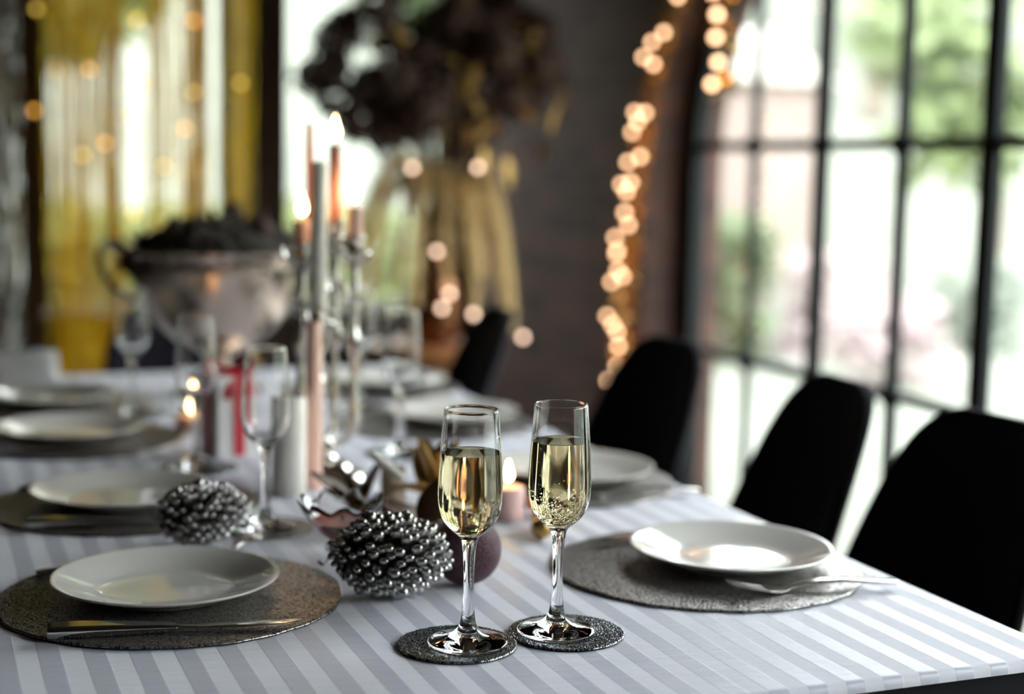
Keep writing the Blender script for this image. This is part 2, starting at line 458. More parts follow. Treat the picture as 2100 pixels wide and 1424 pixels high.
# ------------------------------------------------------------------ room shell
WX0, WX1 = 2.05, 2.31        # window wall, inner and outer face
CEIL = 3.1
WINS = (2.72, -0.24)   # centres of the arched windows along the wall
HA, ZS, HB, SILL = 1.35, 1.25, 0.90, 0.06
def arch(y, yc, a=HA, b=HB):
    t = (y - yc) / a
    return ZS + b * math.sqrt(max(0.0, 1 - t * t))
tag(MB().box((-0.35, 1.6, -0.05), (5.6, 8.4, 0.1)).build('floor', M_floor, smooth=0), 'dark wooden floor of the dining room', kind='structure')
tag(MB().box((-0.35, 1.6, CEIL + 0.05), (5.6, 8.4, 0.1)).build('ceiling', M_ceil, smooth=0), 'dim plaster ceiling of the dining room', kind='structure')
w = MB()
a2, b2 = HA + 0.035, HB + 0.035
prev = 5.6
for yc in WINS:
    w.box(((WX0 + WX1) / 2, (prev + yc + a2) / 2, CEIL / 2), (WX1 - WX0, prev - yc - a2, CEIL))
    n = 28
    ys = [yc - a2 * math.cos(PI * i / n) for i in range(n + 1)]
    for ya, yb in zip(ys, ys[1:]):
        za, zb = arch(ya, yc, a2, b2), arch(yb, yc, a2, b2)
        w.prism([(ya, za), (yb, zb), (yb, CEIL), (ya, CEIL)], 'x', WX0, WX1)
    w.box(((WX0 + WX1) / 2, yc, 0.015), (WX1 - WX0, 2 * a2, 0.03))
    prev = yc - a2
w.box(((WX0 + WX1) / 2, (prev - 2.6) / 2, CEIL / 2), (WX1 - WX0, prev + 2.6, CEIL))
tag(w.build('wall_right', M_brick, smooth=0), 'dark brown brick wall with tall arched windows', kind='structure')
# end wall with two tall windows and a dark post between them
EX = ((0.42, 1.11), (1.27, 1.97)); EZ0, EZ1 = 0.62, 2.42; EY0, EY1 = 5.6, 5.8
w = MB()
w.box((-1.36, 5.7, CEIL / 2), (3.56, 0.2, CEIL))
w.box((2.01, 5.7, CEIL / 2), (0.08, 0.2, CEIL))
for x0, x1 in EX:
    w.box(((x0 + x1) / 2, 5.7, EZ0 / 2), (x1 - x0, 0.2, EZ0))
    w.box(((x0 + x1) / 2, 5.7, (EZ1 + CEIL) / 2), (x1 - x0, 0.2, CEIL - EZ1))
w.box((1.19, 5.7, CEIL / 2), (0.16, 0.2, CEIL))
tag(w.build('wall_far', M_plaster, smooth=0), 'dark end wall behind the flowers and foil curtain', kind='structure')
tag(MB().box((1.185, 5.52, CEIL / 2), (0.17, 0.16, CEIL)).build('trim_1', M_dwood, smooth=0), 'dark wooden post between the two end windows', kind='structure')
tag(MB().box((-3.1, 1.6, CEIL / 2), (0.1, 8.4, CEIL)).build('wall_left', M_plaster, smooth=0), 'dark plaster wall on the left side', kind='structure')
tag(MB().box((-0.35, -2.65, CEIL / 2), (5.6, 0.1, CEIL)).build('wall_back', M_plaster, smooth=0), 'dark plaster wall behind the camera', kind='structure')

# arched windows
FX = 2.2
def arched_window(yc, idx):
    root = thing('window_%d' % idx, 'tall arched window with black steel glazing bars', None, (0, 0, 0))
    root['kind'] = 'structure'
    y0, y1 = yc - HA, yc + HA
    # frame: follows the opening
    path = [(y1, SILL)] + [(y1, SILL + (ZS - SILL) * i / 4) for i in range(1, 4)]
    path += [(yc + HA * math.cos(t * PI / 28), ZS + HB * math.sin(t * PI / 28)) for t in range(29)]
    path += [(y0, ZS - (ZS - SILL) * i / 4) for i in range(1, 5)]
    m = MB(); vs = []; fs = []
    hw, hd = 0.036, 0.022
    for i, (y, z) in enumerate(path):
        p = path[max(i - 1, 0)]; q = path[min(i + 1, len(path) - 1)]
        d = Vector((q[0] - p[0], q[1] - p[1])).normalized(); nn = Vector((-d.y, d.x))
        for s, t in ((-1, -1), (1, -1), (1, 1), (-1, 1)):
            vs.append((FX + t * hd, y + nn.x * s * hw, z + nn.y * s * hw))
    for i in range(len(path) - 1):
        for k in range(4):
            fs.append((i * 4 + k, i * 4 + (k + 1) % 4, (i + 1) * 4 + (k + 1) % 4, (i + 1) * 4 + k))
    fs += [(3, 2, 1, 0), tuple(len(vs) - 4 + k for k in range(4))]
    m.add(vs, fs); m.box((FX, yc, SILL), (0.07, 2 * HA, 0.05))
    m.build('window_frame', M_bmetal, root)
    ys = [yc + HA - 0.0] + [yc + HA - v for v in (0.347, 0.684, 1.032, 1.352, 1.69, 2.03, 2.365)] + [yc - HA]
    wd = {1: 0.018, 2: 0.05, 3: 0.032, 4: 0.055, 5: 0.03, 6: 0.05, 7: 0.018}
    for i in range(1, 8):
        zt = arch(ys[i], yc)
        MB().box((FX, ys[i], (SILL + zt) / 2), (0.022, wd[i], zt - SILL)).build('glazing_bar', M_bmetal, root, smooth=0)
    zs = [SILL, 0.658, 1.265, 1.86, 2.2]
    for z in zs[1:4]:
        half = HA if z <= ZS else HA * math.sqrt(1 - ((z - ZS) / HB) ** 2)
        MB().box((FX, yc, z), (0.018, 2 * half, 0.028)).build('glazing_bar', M_bmetal, root, smooth=0)
        for i in range(1, 8):
            if abs(ys[i] - yc) < half - 0.03:
                MB().ball((FX - 0.011, ys[i], z), (0.010, 0.032, 0.032), 10, 6).build('bar_boss', M_bmetal, root)
    for i in range(8):
        ya, yb = ys[i + 1], ys[i]
        for r in range(4):
            za, zb = zs[r], zs[r + 1]
            top = []
            for k in range(9):
                y = ya + (yb - ya) * k / 8
                top.append((y, min(zb, arch(y, yc))))
            if max(t[1] for t in top) - za < 0.02: continue
            top = [(y, max(z, za + 0.0005)) for y, z in top]
            poly = [(ya, za)] + [(yb, za)] + top[::-1]
            # plain slab when the top is straight
            if all(abs(t[1] - zb) < 1e-6 for t in top): poly = [(ya, za), (yb, za), (yb, zb), (ya, zb)]
            MB().prism(poly, 'x', FX - 0.002, FX + 0.002).build('pane', M_pane, root, smooth=0)
    for o in kids(root):
        if o.name.startswith('pane'): fixn(o)
    return root
for k, yc in enumerate(WINS):
    arched_window(yc, k + 1)
for k, (x0, x1) in enumerate(EX):
    root = thing('window_%d' % (3 + k), 'tall rectangular end window', None); root['kind'] = 'structure'
    f = MB()
    for x in (x0 + 0.02, x1 - 0.02): f.box((x, 5.7, (EZ0 + EZ1) / 2), (0.04, 0.06, EZ1 - EZ0))
    for z in (EZ0 + 0.02, EZ1 - 0.02): f.box(((x0 + x1) / 2, 5.7, z), (x1 - x0, 0.06, 0.04))
    f.build('window_frame', M_dwood, root, smooth=0)
    MB().box(((x0 + x1) / 2, 5.68, EZ0 + 0.01), (x1 - x0 - 0.002, 0.16, 0.03)).build('window_sill', M_white_wall, root, smooth=0)
    MB().box(((x0 + x1) / 2, 5.7, 1.95), (x1 - x0 - 0.04, 0.04, 0.03)).build('glazing_bar', M_dwood, root, smooth=0)
    for za, zb in ((EZ0 + 0.04, 1.935), (1.965, EZ1 - 0.04)):
        MB().box(((x0 + x1) / 2, 5.7, (za + zb) / 2), (x1 - x0 - 0.08, 0.004, zb - za)).build('pane', M_pane, root, smooth=0)

# ------------------------------------------------------------------ outdoors
from mathutils import noise as mnoise
def gz(x, y):  # slope added so the bright sky near the horizon is hidden
    d = math.hypot(x - 1.0, y - 3.0)
    q = min(1.0, max(0.0, (d - 10.0) / 22.0)); q = q * q * (3 - 2 * q)
    return -0.1 + 8.5 * q + (0.5 * q * mnoise.noise(Vector((x * .25, y * .25, 0))) if d > 9 else 0)
m = MB(); vs = [(1.0, 3.0, -0.1)]; fs = []
RR = [4, 8, 10] + [10 + 1.5 * k for k in range(1, 21)]; NS = 96
for rr in RR:
    for k in range(NS):
        x = 1 + rr * math.cos(2 * PI * k / NS); y = 3 + rr * math.sin(2 * PI * k / NS)
        vs.append((x, y, gz(x, y)))
fs += [(0, 1 + k, 1 + (k + 1) % NS) for k in range(NS)]
for i in range(len(RR) - 1):
    for k in range(NS):
        fs.append((1 + i * NS + k, 1 + (i + 1) * NS + k, 1 + (i + 1) * NS + (k + 1) % NS, 1 + i * NS + (k + 1) % NS))
m.add(vs, fs)
tag(m.build('ground', M_lawn, smooth=60), 'pale garden lawn rising to an added grassy bank that screens the low sky outside the windows', kind='structure')
def tree(loc, h, rad, leaf, label, nl=1800, seed=0, trunk=True, size=0.16, name='garden_tree', cat='tree', group=None):
    r = random.Random(seed)
    t = thing(name, label, cat, loc, 0, group)
    cz = h - rad * 0.75
    if trunk:
        MB().tube([(0, 0, 0), (0.05, 0.02, cz * 0.5), (0, 0, cz)], [0.16, 0.12, 0.08], 8).build('trunk', M_bark, t)
        for k in range(5):
            a = k * 1.256 + 0.3
            MB().tube([(0, 0, cz * 0.7), (math.cos(a) * rad * .35, math.sin(a) * rad * .35, cz), (math.cos(a) * rad * .65, math.sin(a) * rad * .65, cz + rad * .35)], [0.06, 0.04, 0.015], 6).build('branch', M_bark, t)
    m = MB()
    lobes = [(Vector((r.uniform(-.55, .55), r.uniform(-.55, .55), r.uniform(-.35, .45))) * rad, rad * r.uniform(.35, .6)) for _ in range(9)]
    for _ in range(nl):
        c, lr = r.choice(lobes)
        d = Vector((r.gauss(0, 1), r.gauss(0, 1), r.gauss(0, 1))).normalized()
        p = c + d * lr * r.uniform(.6, 1.05)
        u = Vector((r.gauss(0, 1), r.gauss(0, 1), r.gauss(0, 1))).normalized(); vv = u.orthogonal().normalized()
        s = size * r.uniform(.6, 1.3)
        p.z += cz
        p.z = max(p.z, -0.06 + s)
        m.add([p - u * s, p + vv * s * .5, p + u * s, p - vv * s * .5], [(0, 1, 2, 3)])
    f = m.build('foliage', leaf, t, smooth=0); f['kind'] = 'stuff'
    return t
def ground_tree(x, y, *a, **k): return tree((x, y, gz(x, y) - .02), *a, **k)
ground_tree(8.6, 10.6, 3.3, 1.5, M_leafA, 'fresh green tree seen through the arched window, nearest the third chair', 1000, 1)
ground_tree(11.4, 16.4, 4.0, 1.6, M_leafB, 'grey green tree in the middle of the arched window', 800, 2, size=.2)
ground_tree(8.9, 19.6, 3.6, 1.5, M_leafA, 'loose green tree at the left end of the arched window', 700, 3, size=.2)
ground_tree(15.6, 17.0, 4.6, 2.0, M_leafB, 'tall hazy tree high in the right of the arched window', 900, 4, size=.24)
for k, (x, y, h, lf, lb) in enumerate(((-4.7, 12.4, 5.2, M_leafC, 'dense green tree outside, furthest left beyond the end windows'), (.45, 11.9, 5.2, M_leafD, 'dense yellow green tree outside, straight behind the foil curtain'), (4.6, 12.6, 5.2, M_leafC, 'dense dark tree outside the end window behind the candles'))):
    ground_tree(x, y, h, 2.15, lf, lb, 3400, 40 + k, True, .2)  # row made dense and tall to block sky light at the end windows
for i, (x, y, s) in enumerate(((6.2, 9.3, .55), (7.4, 9.2, .5), (5.6, 7.9, .42))):
    tree((x, y, -0.1), s * 1.3, s, M_flow if i != 1 else M_leafB, ['pink flowering shrub low outside the arched window, further back', 'low grey green shrub between the pink shrubs outside', 'small pink flowering shrub just beyond the arched window glass'][i], 500, 20 + i, False, .07, 'garden_shrub', 'shrub')
b = thing('garden_house', 'pale rendered house seen hazily through the arched window', 'building', (9.2, 23.8, gz(9.2, 23.8) - .3))
MB().box((0, 0, 2.4), (7, 3, 4.8)).build('wall', M_white_wall, b, smooth=0)
MB().prism([(-3.7, 4.8), (3.7, 4.8), (0, 6.6)], 'y', -1.7, 1.7).build('roof', M_terra, b, smooth=0)
for x in (-2.2, 0, 2.2): MB().box((x, -1.52, 2.6), (0.9, 0.06, 1.4)).build('window', M_bmetal, b, smooth=0)
b = thing('brick_outhouse', 'pale pink brick outhouse outside the left edge of the arched window', 'building', (7.7, 13.8, -.12))
MB().box((0, 0, 1.1), (1.6, 1.6, 2.2)).build('wall', M_terra, b, smooth=0)
MB().prism([(-0.9, 2.2), (0.9, 2.2), (0, 2.7)], 'y', -0.9, 0.9).build('roof', M_stone, b, smooth=0)
for k, (x, lb) in enumerate(((-1.0, 'clipped hedge block on the left outside the end windows'), (1.6, 'clipped hedge block in the middle outside the end windows'), (4.2, 'clipped hedge block on the right outside the end windows'))):
    t = thing('garden_hedge', lb, 'hedge', (x, 9.2, -.1))
    rr_ = random.Random(60 + k); m = MB()
    for _ in range(1500):
        f_ = rr_.random()
        p = Vector((rr_.uniform(-1.25, 1.25), rr_.uniform(-.35, .35), rr_.uniform(0, .95)))
        if f_ < .5: p.y = -.35 + rr_.gauss(0, .03)
        elif f_ < .8: p.z = .95 + rr_.gauss(0, .04)
        u = Vector((rr_.gauss(0, 1), rr_.gauss(0, 1), rr_.gauss(0, 1))).normalized(); vv = u.orthogonal().normalized(); q_ = rr_.uniform(.05, .09)
        m.add([p - u * q_, p + vv * q_ * .5, p + u * q_, p - vv * q_ * .5], [(0, 1, 2, 3)])
    o = m.build('foliage', M_leafC if k != 1 else M_leafD, t, smooth=0); o['kind'] = 'stuff'
    MB().box((0, 0, .45), (2.4, .58, .9)).build('twig_core', M_bark, t, smooth=0)
# ------------------------------------------------------------------ table and cloth
TZ = 0.75
TX0, TX1, TY0, TY1 = -0.04, 1.0, 1.076, 3.2
t = thing('dining_table', 'long dark dining table under the striped tablecloth', 'table', (0, 0, 0))
MB().box(((TX0 + TX1) / 2, (TY0 + TY1) / 2, TZ - 0.0215), (TX1 - TX0 - 0.012, TY1 - TY0 - 0.012, 0.036)).build('tabletop', M_tablew, t, smooth=0)
MB().box(((TX0 + TX1) / 2, (TY0 + TY1) / 2, TZ - 0.085), (TX1 - TX0 - 0.12, TY1 - TY0 - 0.12, 0.09)).build('apron', M_tablew, t, smooth=0)
for x in (TX0 + .09, TX1 - .09):
    for y in (TY0 + .09, TY1 - .09):
        MB().box((x, y, (TZ - .13) / 2), (.07, .07, TZ - .13)).build('leg', M_tablew, t, smooth=0)
def edge_coords(a, b, n):
    R = 0.007
    out = [(a - 0.001, -0.011), (a - 0.001, -0.009)]
    for k in range(1, 4):
        an = PI / 2 * k / 4; out.append((a - .001 + R * (1 - math.cos(an)), -R * (1 - math.sin(an))))
    lo = a + R; hi = b - R
    out += [(lo + (hi - lo) * i / n, 0.0) for i in range(n + 1)]
    for k in range(3, 0, -1):
        an = PI / 2 * k / 4; out.append((b + .001 - R * (1 - math.cos(an)), -R * (1 - math.sin(an))))
    out += [(b + 0.001, -0.009), (b + 0.001, -0.011)]
    return out
xs = edge_coords(TX0, TX1, 60); ysl = edge_coords(TY0, TY1, 110)
m = MB(); vs = []; fs = []
for i, (x, dx) in enumerate(xs):
    for j, (y, dy) in enumerate(ysl):
        z = TZ + dx + dy
        if dx == 0 and dy == 0:
            z -= 0.0006 * (0.5 + 0.5 * mnoise.noise(Vector((x * 6, y * 14, 0))))
        vs.append((x, y, z - 0.0002))
ny = len(ysl)
for i in range(len(xs) - 1):
    for j in range(ny - 1):
        fs.append((i * ny + j, (i + 1) * ny + j, (i + 1) * ny + j + 1, i * ny + j + 1))
m.add(vs, fs)
tag(m.build('tablecloth', M_cloth, smooth=60), 'white tablecloth with wide woven satin stripes covering the long table', 'tablecloth')

# ------------------------------------------------------------------ chairs
def shell_mesh():
    # centre line: front of seat to top of back (x forward, z up), half width, side lift/forward
    cl = [(.215, .425, .140, .005), (.200, .440, .175, .012), (.10, .430, .195, .022), (0, .420, .200, .032), (-.10, .420, .200, .045),
          (-.155, .445, .198, .055), (-.185, .505, .194, .060), (-.207, .58, .187, .056), (-.230, .66, .177, .048), (-.252, .74, .163, .038), (-.272, .805, .142, .028), (-.284, .845, .108, .018), (-.288, .860, .066, .010)]
    n = 14; vs = []; fs = []
    for i, (x, z, hw, lift) in enumerate(cl):
        p = cl[max(i - 1, 0)]; q = cl[min(i + 1, len(cl) - 1)]
        d = Vector((q[0] - p[0], 0, q[1] - p[1])).normalized()
        nn = Vector((-d.z, 0, d.x))      # towards the sitter
        if nn.x < 0 and i > 6: nn = -nn
        if i <= 6 and nn.z < 0: nn = -nn
        for k in range(n + 1):
            u = -1 + 2 * k / n
            off = nn * lift * (abs(u) ** 2.2)
            vs.append((x + off.x, u * hw, z + off.z))
    for i in range(len(cl) - 1):
        for k in range(n):
            a = i * (n + 1) + k
            fs.append((a, a + 1, a + n + 2, a + n + 1))
    m = MB(); m.add(vs, fs)
    return m
def make_chair(label, loc, rz):
    t = thing('dining_chair', label, 'chair', loc, rz, 'black dining chairs')
    s = shell_mesh().build('seat_shell', M_black, t, smooth=80)
    md = s.modifiers.new('thick', 'SOLIDIFY'); md.thickness = 0.022; md.offset = 0
    sb = s.modifiers.new('sub', 'SUBSURF'); sb.levels = 1; sb.render_levels = 2
    for sx, sy in ((1, 1), (1, -1), (-1, 1), (-1, -1)):
        MB().tube([(sx * .09 - .01, sy * .09, .405), (sx * .19 - .02, sy * .165, 0)], [.015, .010], 10).build('leg', M_dwood, t)
    MB().tube([(-.10, -.09, .38), (.08, .09, .38)], .006, 6).build('cross_brace', M_bmetal, t)
    MB().tube([(-.10, .09, .37), (.08, -.09, .37)], .006, 6).build('cross_brace', M_bmetal, t)
    return t
c3 = make_chair('black shell chair nearest the camera, beside the right place setting', (1.13, 1.68, 0), PI + 0.05)
dup(c3, (1.13, 2.10, 0), PI - 0.12, 'black shell chair in the middle of the window side, second from the right')
dup(c3, (1.13, 2.64, 0), PI + 0.08, 'black shell chair by the tinsel garland, third from the right')
dup(c3, (1.02, 3.36, 0), PI - 0.1, 'black shell chair almost hidden at the far right corner of the table')
dup(c3, (0.575, 3.25, 0), -PI / 2 + 0.1, 'black shell chair at the far head of the table behind the silver bowl')

# ------------------------------------------------------------------ place settings
R_PLATE = 0.1135
PLATE = [(0, .0042), (.045, .0042), (.063, .0046), (.070, .0058), (.080, .0092), (.096, .0150), (.108, .0188), (.1120, .0202), (.1135, .0200), (.1138, .0188), (.1125, .0174), (.100, .0128), (.084, .0066), (.075, .0034), (.070, .0026), (.0675, .0), (.0635, .0), (.062, .0016), (0, .0016)]
me_plate = MB().lathe(PLATE, 72).mesh('plate', M_china, 50)
def mat_mesh(r, mt, name, seed, wave, th, step, freq, amp):
    # disc of tangled metallic threads: polar grid with ridged relief, thread height kept as an attribute
    rr = random.Random(seed); ph = rr.uniform(0, 6); off = Vector((seed * 3.1, seed * 7.7, 0))
    na = int(2 * PI * r / step); nr = int(r / step)
    vs = [(0, 0, th)]; hs = [0.5]; fs = []
    for i in range(1, nr + 1):
        R = r * i / nr
        for k in range(na):
            a = 2 * PI * k / na
            kk = 1 + 0.004 * math.sin(9 * a + ph) + 0.003 * math.sin(23 * a + 2 * ph)
            x, y = R * kk * math.cos(a), R * kk * math.sin(a)
            p = Vector((x * freq, y * freq, 0)) + off
            h1 = 1 - min(1, abs(mnoise.noise(p)) * 2.6); h2 = 1 - min(1, abs(mnoise.noise(p * 1.7 + Vector((9, 4, 2)))) * 2.6)
            h = max(h1, h2)
            dz = wave * (R / r) ** 3 * (0.5 + 0.5 * math.sin(3 * a + ph))
            vs.append((x, y, th + dz + amp * (h - 1)) if i < nr else (x, y, th * .5 + dz)); hs.append(h)
    fs += [(0, 1 + k, 1 + (k + 1) % na) for k in range(na)]
    for i in range(nr - 1):
        b0 = 1 + i * na; b1 = b0 + na
        for k in range(na):
            k2 = (k + 1) % na
            fs.append((b0 + k, b1 + k, b1 + k2, b0 + k2))
    b0 = len(vs) - na; b1 = len(vs)
    for k in range(na):
        x, y, z = vs[b0 + k]; vs.append((x, y, z - th * .5)); hs.append(.2)
    fs += [(b0 + k, b1 + k, b1 + (k + 1) % na, b0 + (k + 1) % na) for k in range(na)]
    fs.append(tuple(b1 + k for k in range(na - 1, -1, -1)))
    me = bpy.data.meshes.new(name); me.from_pydata(vs, [], fs); me.update()
    me.polygons.foreach_set('use_smooth', [True] * len(me.polygons))
    at = me.attributes.new('thread', 'FLOAT', 'POINT'); at.data.foreach_set('value', hs)
    me.materials.append(mt)
    return me
me_mat = mat_mesh(.172, M_matt, 'placemat', 3, .0012, .0026, .0011, 330, .0008)
me_coast = mat_mesh(.0555, M_coast, 'coaster', 5, .0003, .0026, .0006, 330, .0012)
MT = .0028
def solo(name, me, loc, rz, label, cat, group=None):
    o = bpy.data.objects.new(name, me); COL.objects.link(o)
    o.location = loc; o.rotation_euler = (0, 0, rz)
    return tag(o, label, cat, group)
def bez(a, b, c, d, n):
    a, b, c, d = map(Vector, (a, b, c, d))
    return [(a * (1 - t) ** 3 + b * 3 * t * (1 - t) ** 2 + c * 3 * t * t * (1 - t) + d * t ** 3) for t in [i / n for i in range(n + 1)]]
def make_knife():
    t = thing('table_knife', '', 'knife')
    h = [(0, .0085, .0055, .0050), (.004, .0104, .0058, .0056), (.03, .0106, .0058, .0056), (.07, .0088, .0052, .0048), (.105, .0066, .0044, .0034), (.115, .0060, .0042, .0026)]
    MB().strip([((x, 0, z), (0, w, 0), (0, 0, th)) for x, w, z, th in h]).build('handle', M_steel, t, 40)
    bl = [(.1149, .0058, .0042, .0022), (.122, .0075, .0040, .0012), (.15, .0090, .0038, .0009), (.19, .0092, .0037, .0008), (.212, .0080, .0036, .0007), (.226, .0050, .0036, .0006), (.233, .0012, .0036, .0004)]
    MB().strip([((x, (.0092 - w) * .7, z), (0, w, 0), (0, 0, th)) for x, w, z, th in bl]).build('blade', M_steel, t, 40)
    return t
def make_fork():
    t = thing('table_fork', '', 'fork')
    h = [(0, .0070, .0030, .0016), (.004, .0088, .0032, .0018), (.03, .0088, .0050, .0018), (.06, .0070, .0080, .0018), (.09, .0050, .0088, .0018), (.11, .0038, .0070, .0020), (.125, .0040, .0042, .0018)]
    MB().strip([((x, 0, z), (0, w, 0), (0, 0, th)) for x, w, z, th in h]).build('handle', M_steel, t, 40)
    hd = [(.1249, .0042, .0041, .0016), (.132, .0085, .0026, .0013), (.140, .0112, .0022, .0012), (.150, .0122, .0028, .0012), (.153, .0122, .0031, .0012)]
    MB().strip([((x, 0, z), (0, w, 0), (0, 0, th)) for x, w, z, th in hd]).build('fork_head', M_steel, t, 40)
    for k in range(4):
        y = (k - 1.5) * .0068
        MB().strip([((x, y * q, z), (0, w, 0), (0, 0, .0011)) for x, z, w, q in ((.1525, .0031, .0020, 1), (.17, .0062, .0017, .98), (.185, .0098, .0013, .95), (.195, .0120, .0006, .93))]).build('tine', M_steel, t, 40)
    return t
knife0 = make_knife(); fork0 = make_fork()
used = {'k': False, 'f': False}
def put(src, key, loc, rz, label, group):
    if not used[key]:
        used[key] = True; o = src; o.location = loc; o.rotation_euler = (0, 0, rz); o['label'] = label; o['group'] = group
        return o
    return dup(src, loc, rz, label, group)
left = [((.236, 1.515), 'nearest the camera'), ((.246, 1.955), 'second from the camera'), ((.228, 2.445), 'third from the camera'), ((.228, 2.80), 'furthest from the camera')]
right = [((.832, 1.452), 'nearest the camera'), ((.850, 1.930), 'second from the camera'), ((.846, 2.44), 'third from the camera'), ((.86, 2.86), 'furthest from the camera')]
for side, rows, base in (('left', left, 0), ('window', right, PI)):
    for k, ((x, y), wh) in enumerate(rows):
        dx = -0.005 if side == 'left' else 0.018
        solo('placemat', me_mat, (x - (dx if side == 'window' else 0), y, TZ), k * 1.1 + base, 'round glittery silver mesh placemat on the %s side, %s' % (side, wh), 'placemat', 'round placemats')
        solo('dinner_plate', me_plate, (x + (0.018 if side == 'window' else -0.005), y + .006, TZ + MT + .0012), k, 'ivory china plate on the %s side, %s' % (side, wh), 'plate', 'china plates')
        if k > 2: continue
        z = TZ + MT + .001
        if side == 'left':
            put(knife0, 'k', (x - .130, y - .108, z), -.155, 'steel table knife in front of the left side plate %s' % wh, 'table knives')
            put(fork0, 'f', (x - .125, y + .108, z), .05, 'steel fork behind the left side plate %s' % wh, 'table forks')
        else:
            put(knife0, 'k', (x + .128, y + .128, z), PI + .03, 'steel table knife behind the window side plate %s' % wh, 'table knives')
            put(fork0, 'f', (x + .142, y - .132, z), PI - .10, 'steel fork in front of the window side plate %s' % wh, 'table forks')
t = thing('teaspoon', 'slim dark teaspoon between the front left plate and the far pinecone', 'spoon', (.300, 1.628, TZ), 1.0)
MB().strip([((x, 0, z), (0, w, 0), (0, 0, .001)) for x, w, z in ((0, .0045, .0012), (.03, .004, .003), (.07, .0028, .005), (.095, .0025, .003))]).build('handle', M_steel, t, 40)
MB().ball((.112, 0, .0042), (.019, .0115, .003), 16, 8).build('bowl', M_steel, t)
# white napkins
def napkin(loc, rz, label, w=.10, h=.066):
    t = thing('folded_napkin', label, 'napkin', loc, rz, 'folded white napkins')
    for s in (-1, 1):
        m = MB(); vs = []; fs = []
        for i in range(7):
            for j in range(5):
                u = i / 6 - .5; q = j / 4
                vs.append((u * w, s * (.030 * (1 - q) + .002), h * q + .004 * math.sin(u * 7) * q))
        for i in range(6):
            for j in range(4): fs.append((i * 5 + j, (i + 1) * 5 + j, (i + 1) * 5 + j + 1, i * 5 + j + 1))
        m.add(vs, fs)
        o = m.build('napkin_fold', M_linen, t, 80); md = o.modifiers.new('thick', 'SOLIDIFY'); md.thickness = .003; md.offset = 0
    return t
napkin((.19, 3.03, TZ), .1, 'white folded napkin standing at the far left of the table', .13, .07)

# ------------------------------------------------------------------ champagne flutes
OUT = [(0, 0), (.034, 0), (.0368, .0006), (.0374, .0016), (.0362, .0028), (.030, .0042), (.022, .0062), (.0145, .0095), (.0095, .0145), (.0072, .021), (.0058, .031), (.0050, .045), (.0048, .06), (.0052, .075), (.0062, .089), (.0078, .0975), (.0105, .1015), (.0155, .1055), (.0215, .1115), (.0262, .1195), (.0288, .129), (.0297, .140), (.0294, .156), (.0283, .175), (.0268, .196), (.0253, .2165), (.02495, .2190)]
INN = [(.0245, .2193), (.02405, .2188), (.0246, .2165), (.0261, .196), (.0276, .175), (.0286, .156), (.0288, .140), (.0279, .1305), (.0252, .1215), (.0206, .1140), (.0150, .1090), (.0080, .1066), (0, .1060)]
def smoothprof(p, sub=3):
    out = []
    n = len(p)
    for i in range(n - 1):
        p0, p1, p2, p3 = p[max(i - 1, 0)], p[i], p[i + 1], p[min(i + 2, n - 1)]
        for k in range(sub):
            t = k / sub
            f = lambda c: 0.5 * (2 * p1[c] + (p2[c] - p0[c]) * t + (2 * p0[c] - 5 * p1[c] + 4 * p2[c] - p3[c]) * t * t + (3 * p1[c] - p0[c] - 3 * p2[c] + p3[c]) * t ** 3)
            out.append((max(0, f(0)), f(1)))
    out.append(p[-1]); return out
prof_out = [OUT[0], OUT[1]] + smoothprof(OUT[2:], 3); prof_in = smoothprof(INN[1:], 3)
me_flute = MB().lathe(prof_out + [INN[0]] + prof_in, 64).mesh('flute_glass', M_glass, 80)
def inner_r(z):
    pts = INN[1:]
    for (r0, z0), (r1, z1) in zip(pts, pts[1:]):
        if z1 <= z <= z0: return r1 + (r0 - r1) * (z - z1) / max(1e-9, z0 - z1)
    return 0
def wine_mesh(hz):
    e = .00025
    low = [(0, .1060 - e)] + [(r + e, z - e * .5) for r, z in reversed(prof_in[:-1]) if z < hz - .001]
    R = inner_r(hz) + e
    prof = low + [(R, hz + .0006), (R - .0006, hz + .0001), (R - .002, hz - .0002), (R * .6, hz - .0003), (0, hz - .0003)]
    return MB().lathe(prof, 64).mesh('champagne', M_wine, 60)
def flute(loc, rz, label, wine=None, bubbles=0, seed=1):
    t = thing('champagne_flute', label, 'glass', loc, rz, 'champagne flutes')
    inst(me_flute, 'glass', t, Matrix.Identity(4))
    if wine:
        w = inst(wine_mesh(wine), 'champagne', t, Matrix.Identity(4))
        w['label'] = 'pale gold champagne'
        if bubbles:
            r = random.Random(seed); m = MB()
            for k in range(bubbles):
                if k < bubbles * .8: z = .110 + abs(r.gauss(0, .010))
                else: z = r.uniform(.112, wine - .005)
                if z > wine - .004: continue
                R = max(.001, inner_r(z) - .0016)
                q = math.sqrt(r.random()) if k % 3 else 1.0
                a = r.uniform(0, 2 * PI); rad = r.uniform(.0004, .0011) if k < bubbles * .8 else r.uniform(.0002, .00035)
                m.ball((q * R * math.cos(a), q * R * math.sin(a), z), rad, 7, 5)
            bo = m.build('bubbles', M_bub, w, 80); bo['kind'] = 'stuff'
    return t
CT = .0028
def coaster(x, y, label):
    return solo('coaster', me_coast, (x, y, TZ), x * 40, label, 'coaster', 'round glitter coasters')
coaster(.459, 1.278, 'round black glitter coaster under the front left champagne flute')
coaster(.570, 1.280, 'round black glitter coaster under the front right champagne flute')
flute((.468, 1.2745, TZ + CT), 0, 'champagne flute half full of wine, front left of the pair', .1790, 0)
flute((.5605, 1.2825, TZ + CT), 1, 'bubbling champagne flute filled higher, front right of the pair', .1838, 750, 4)
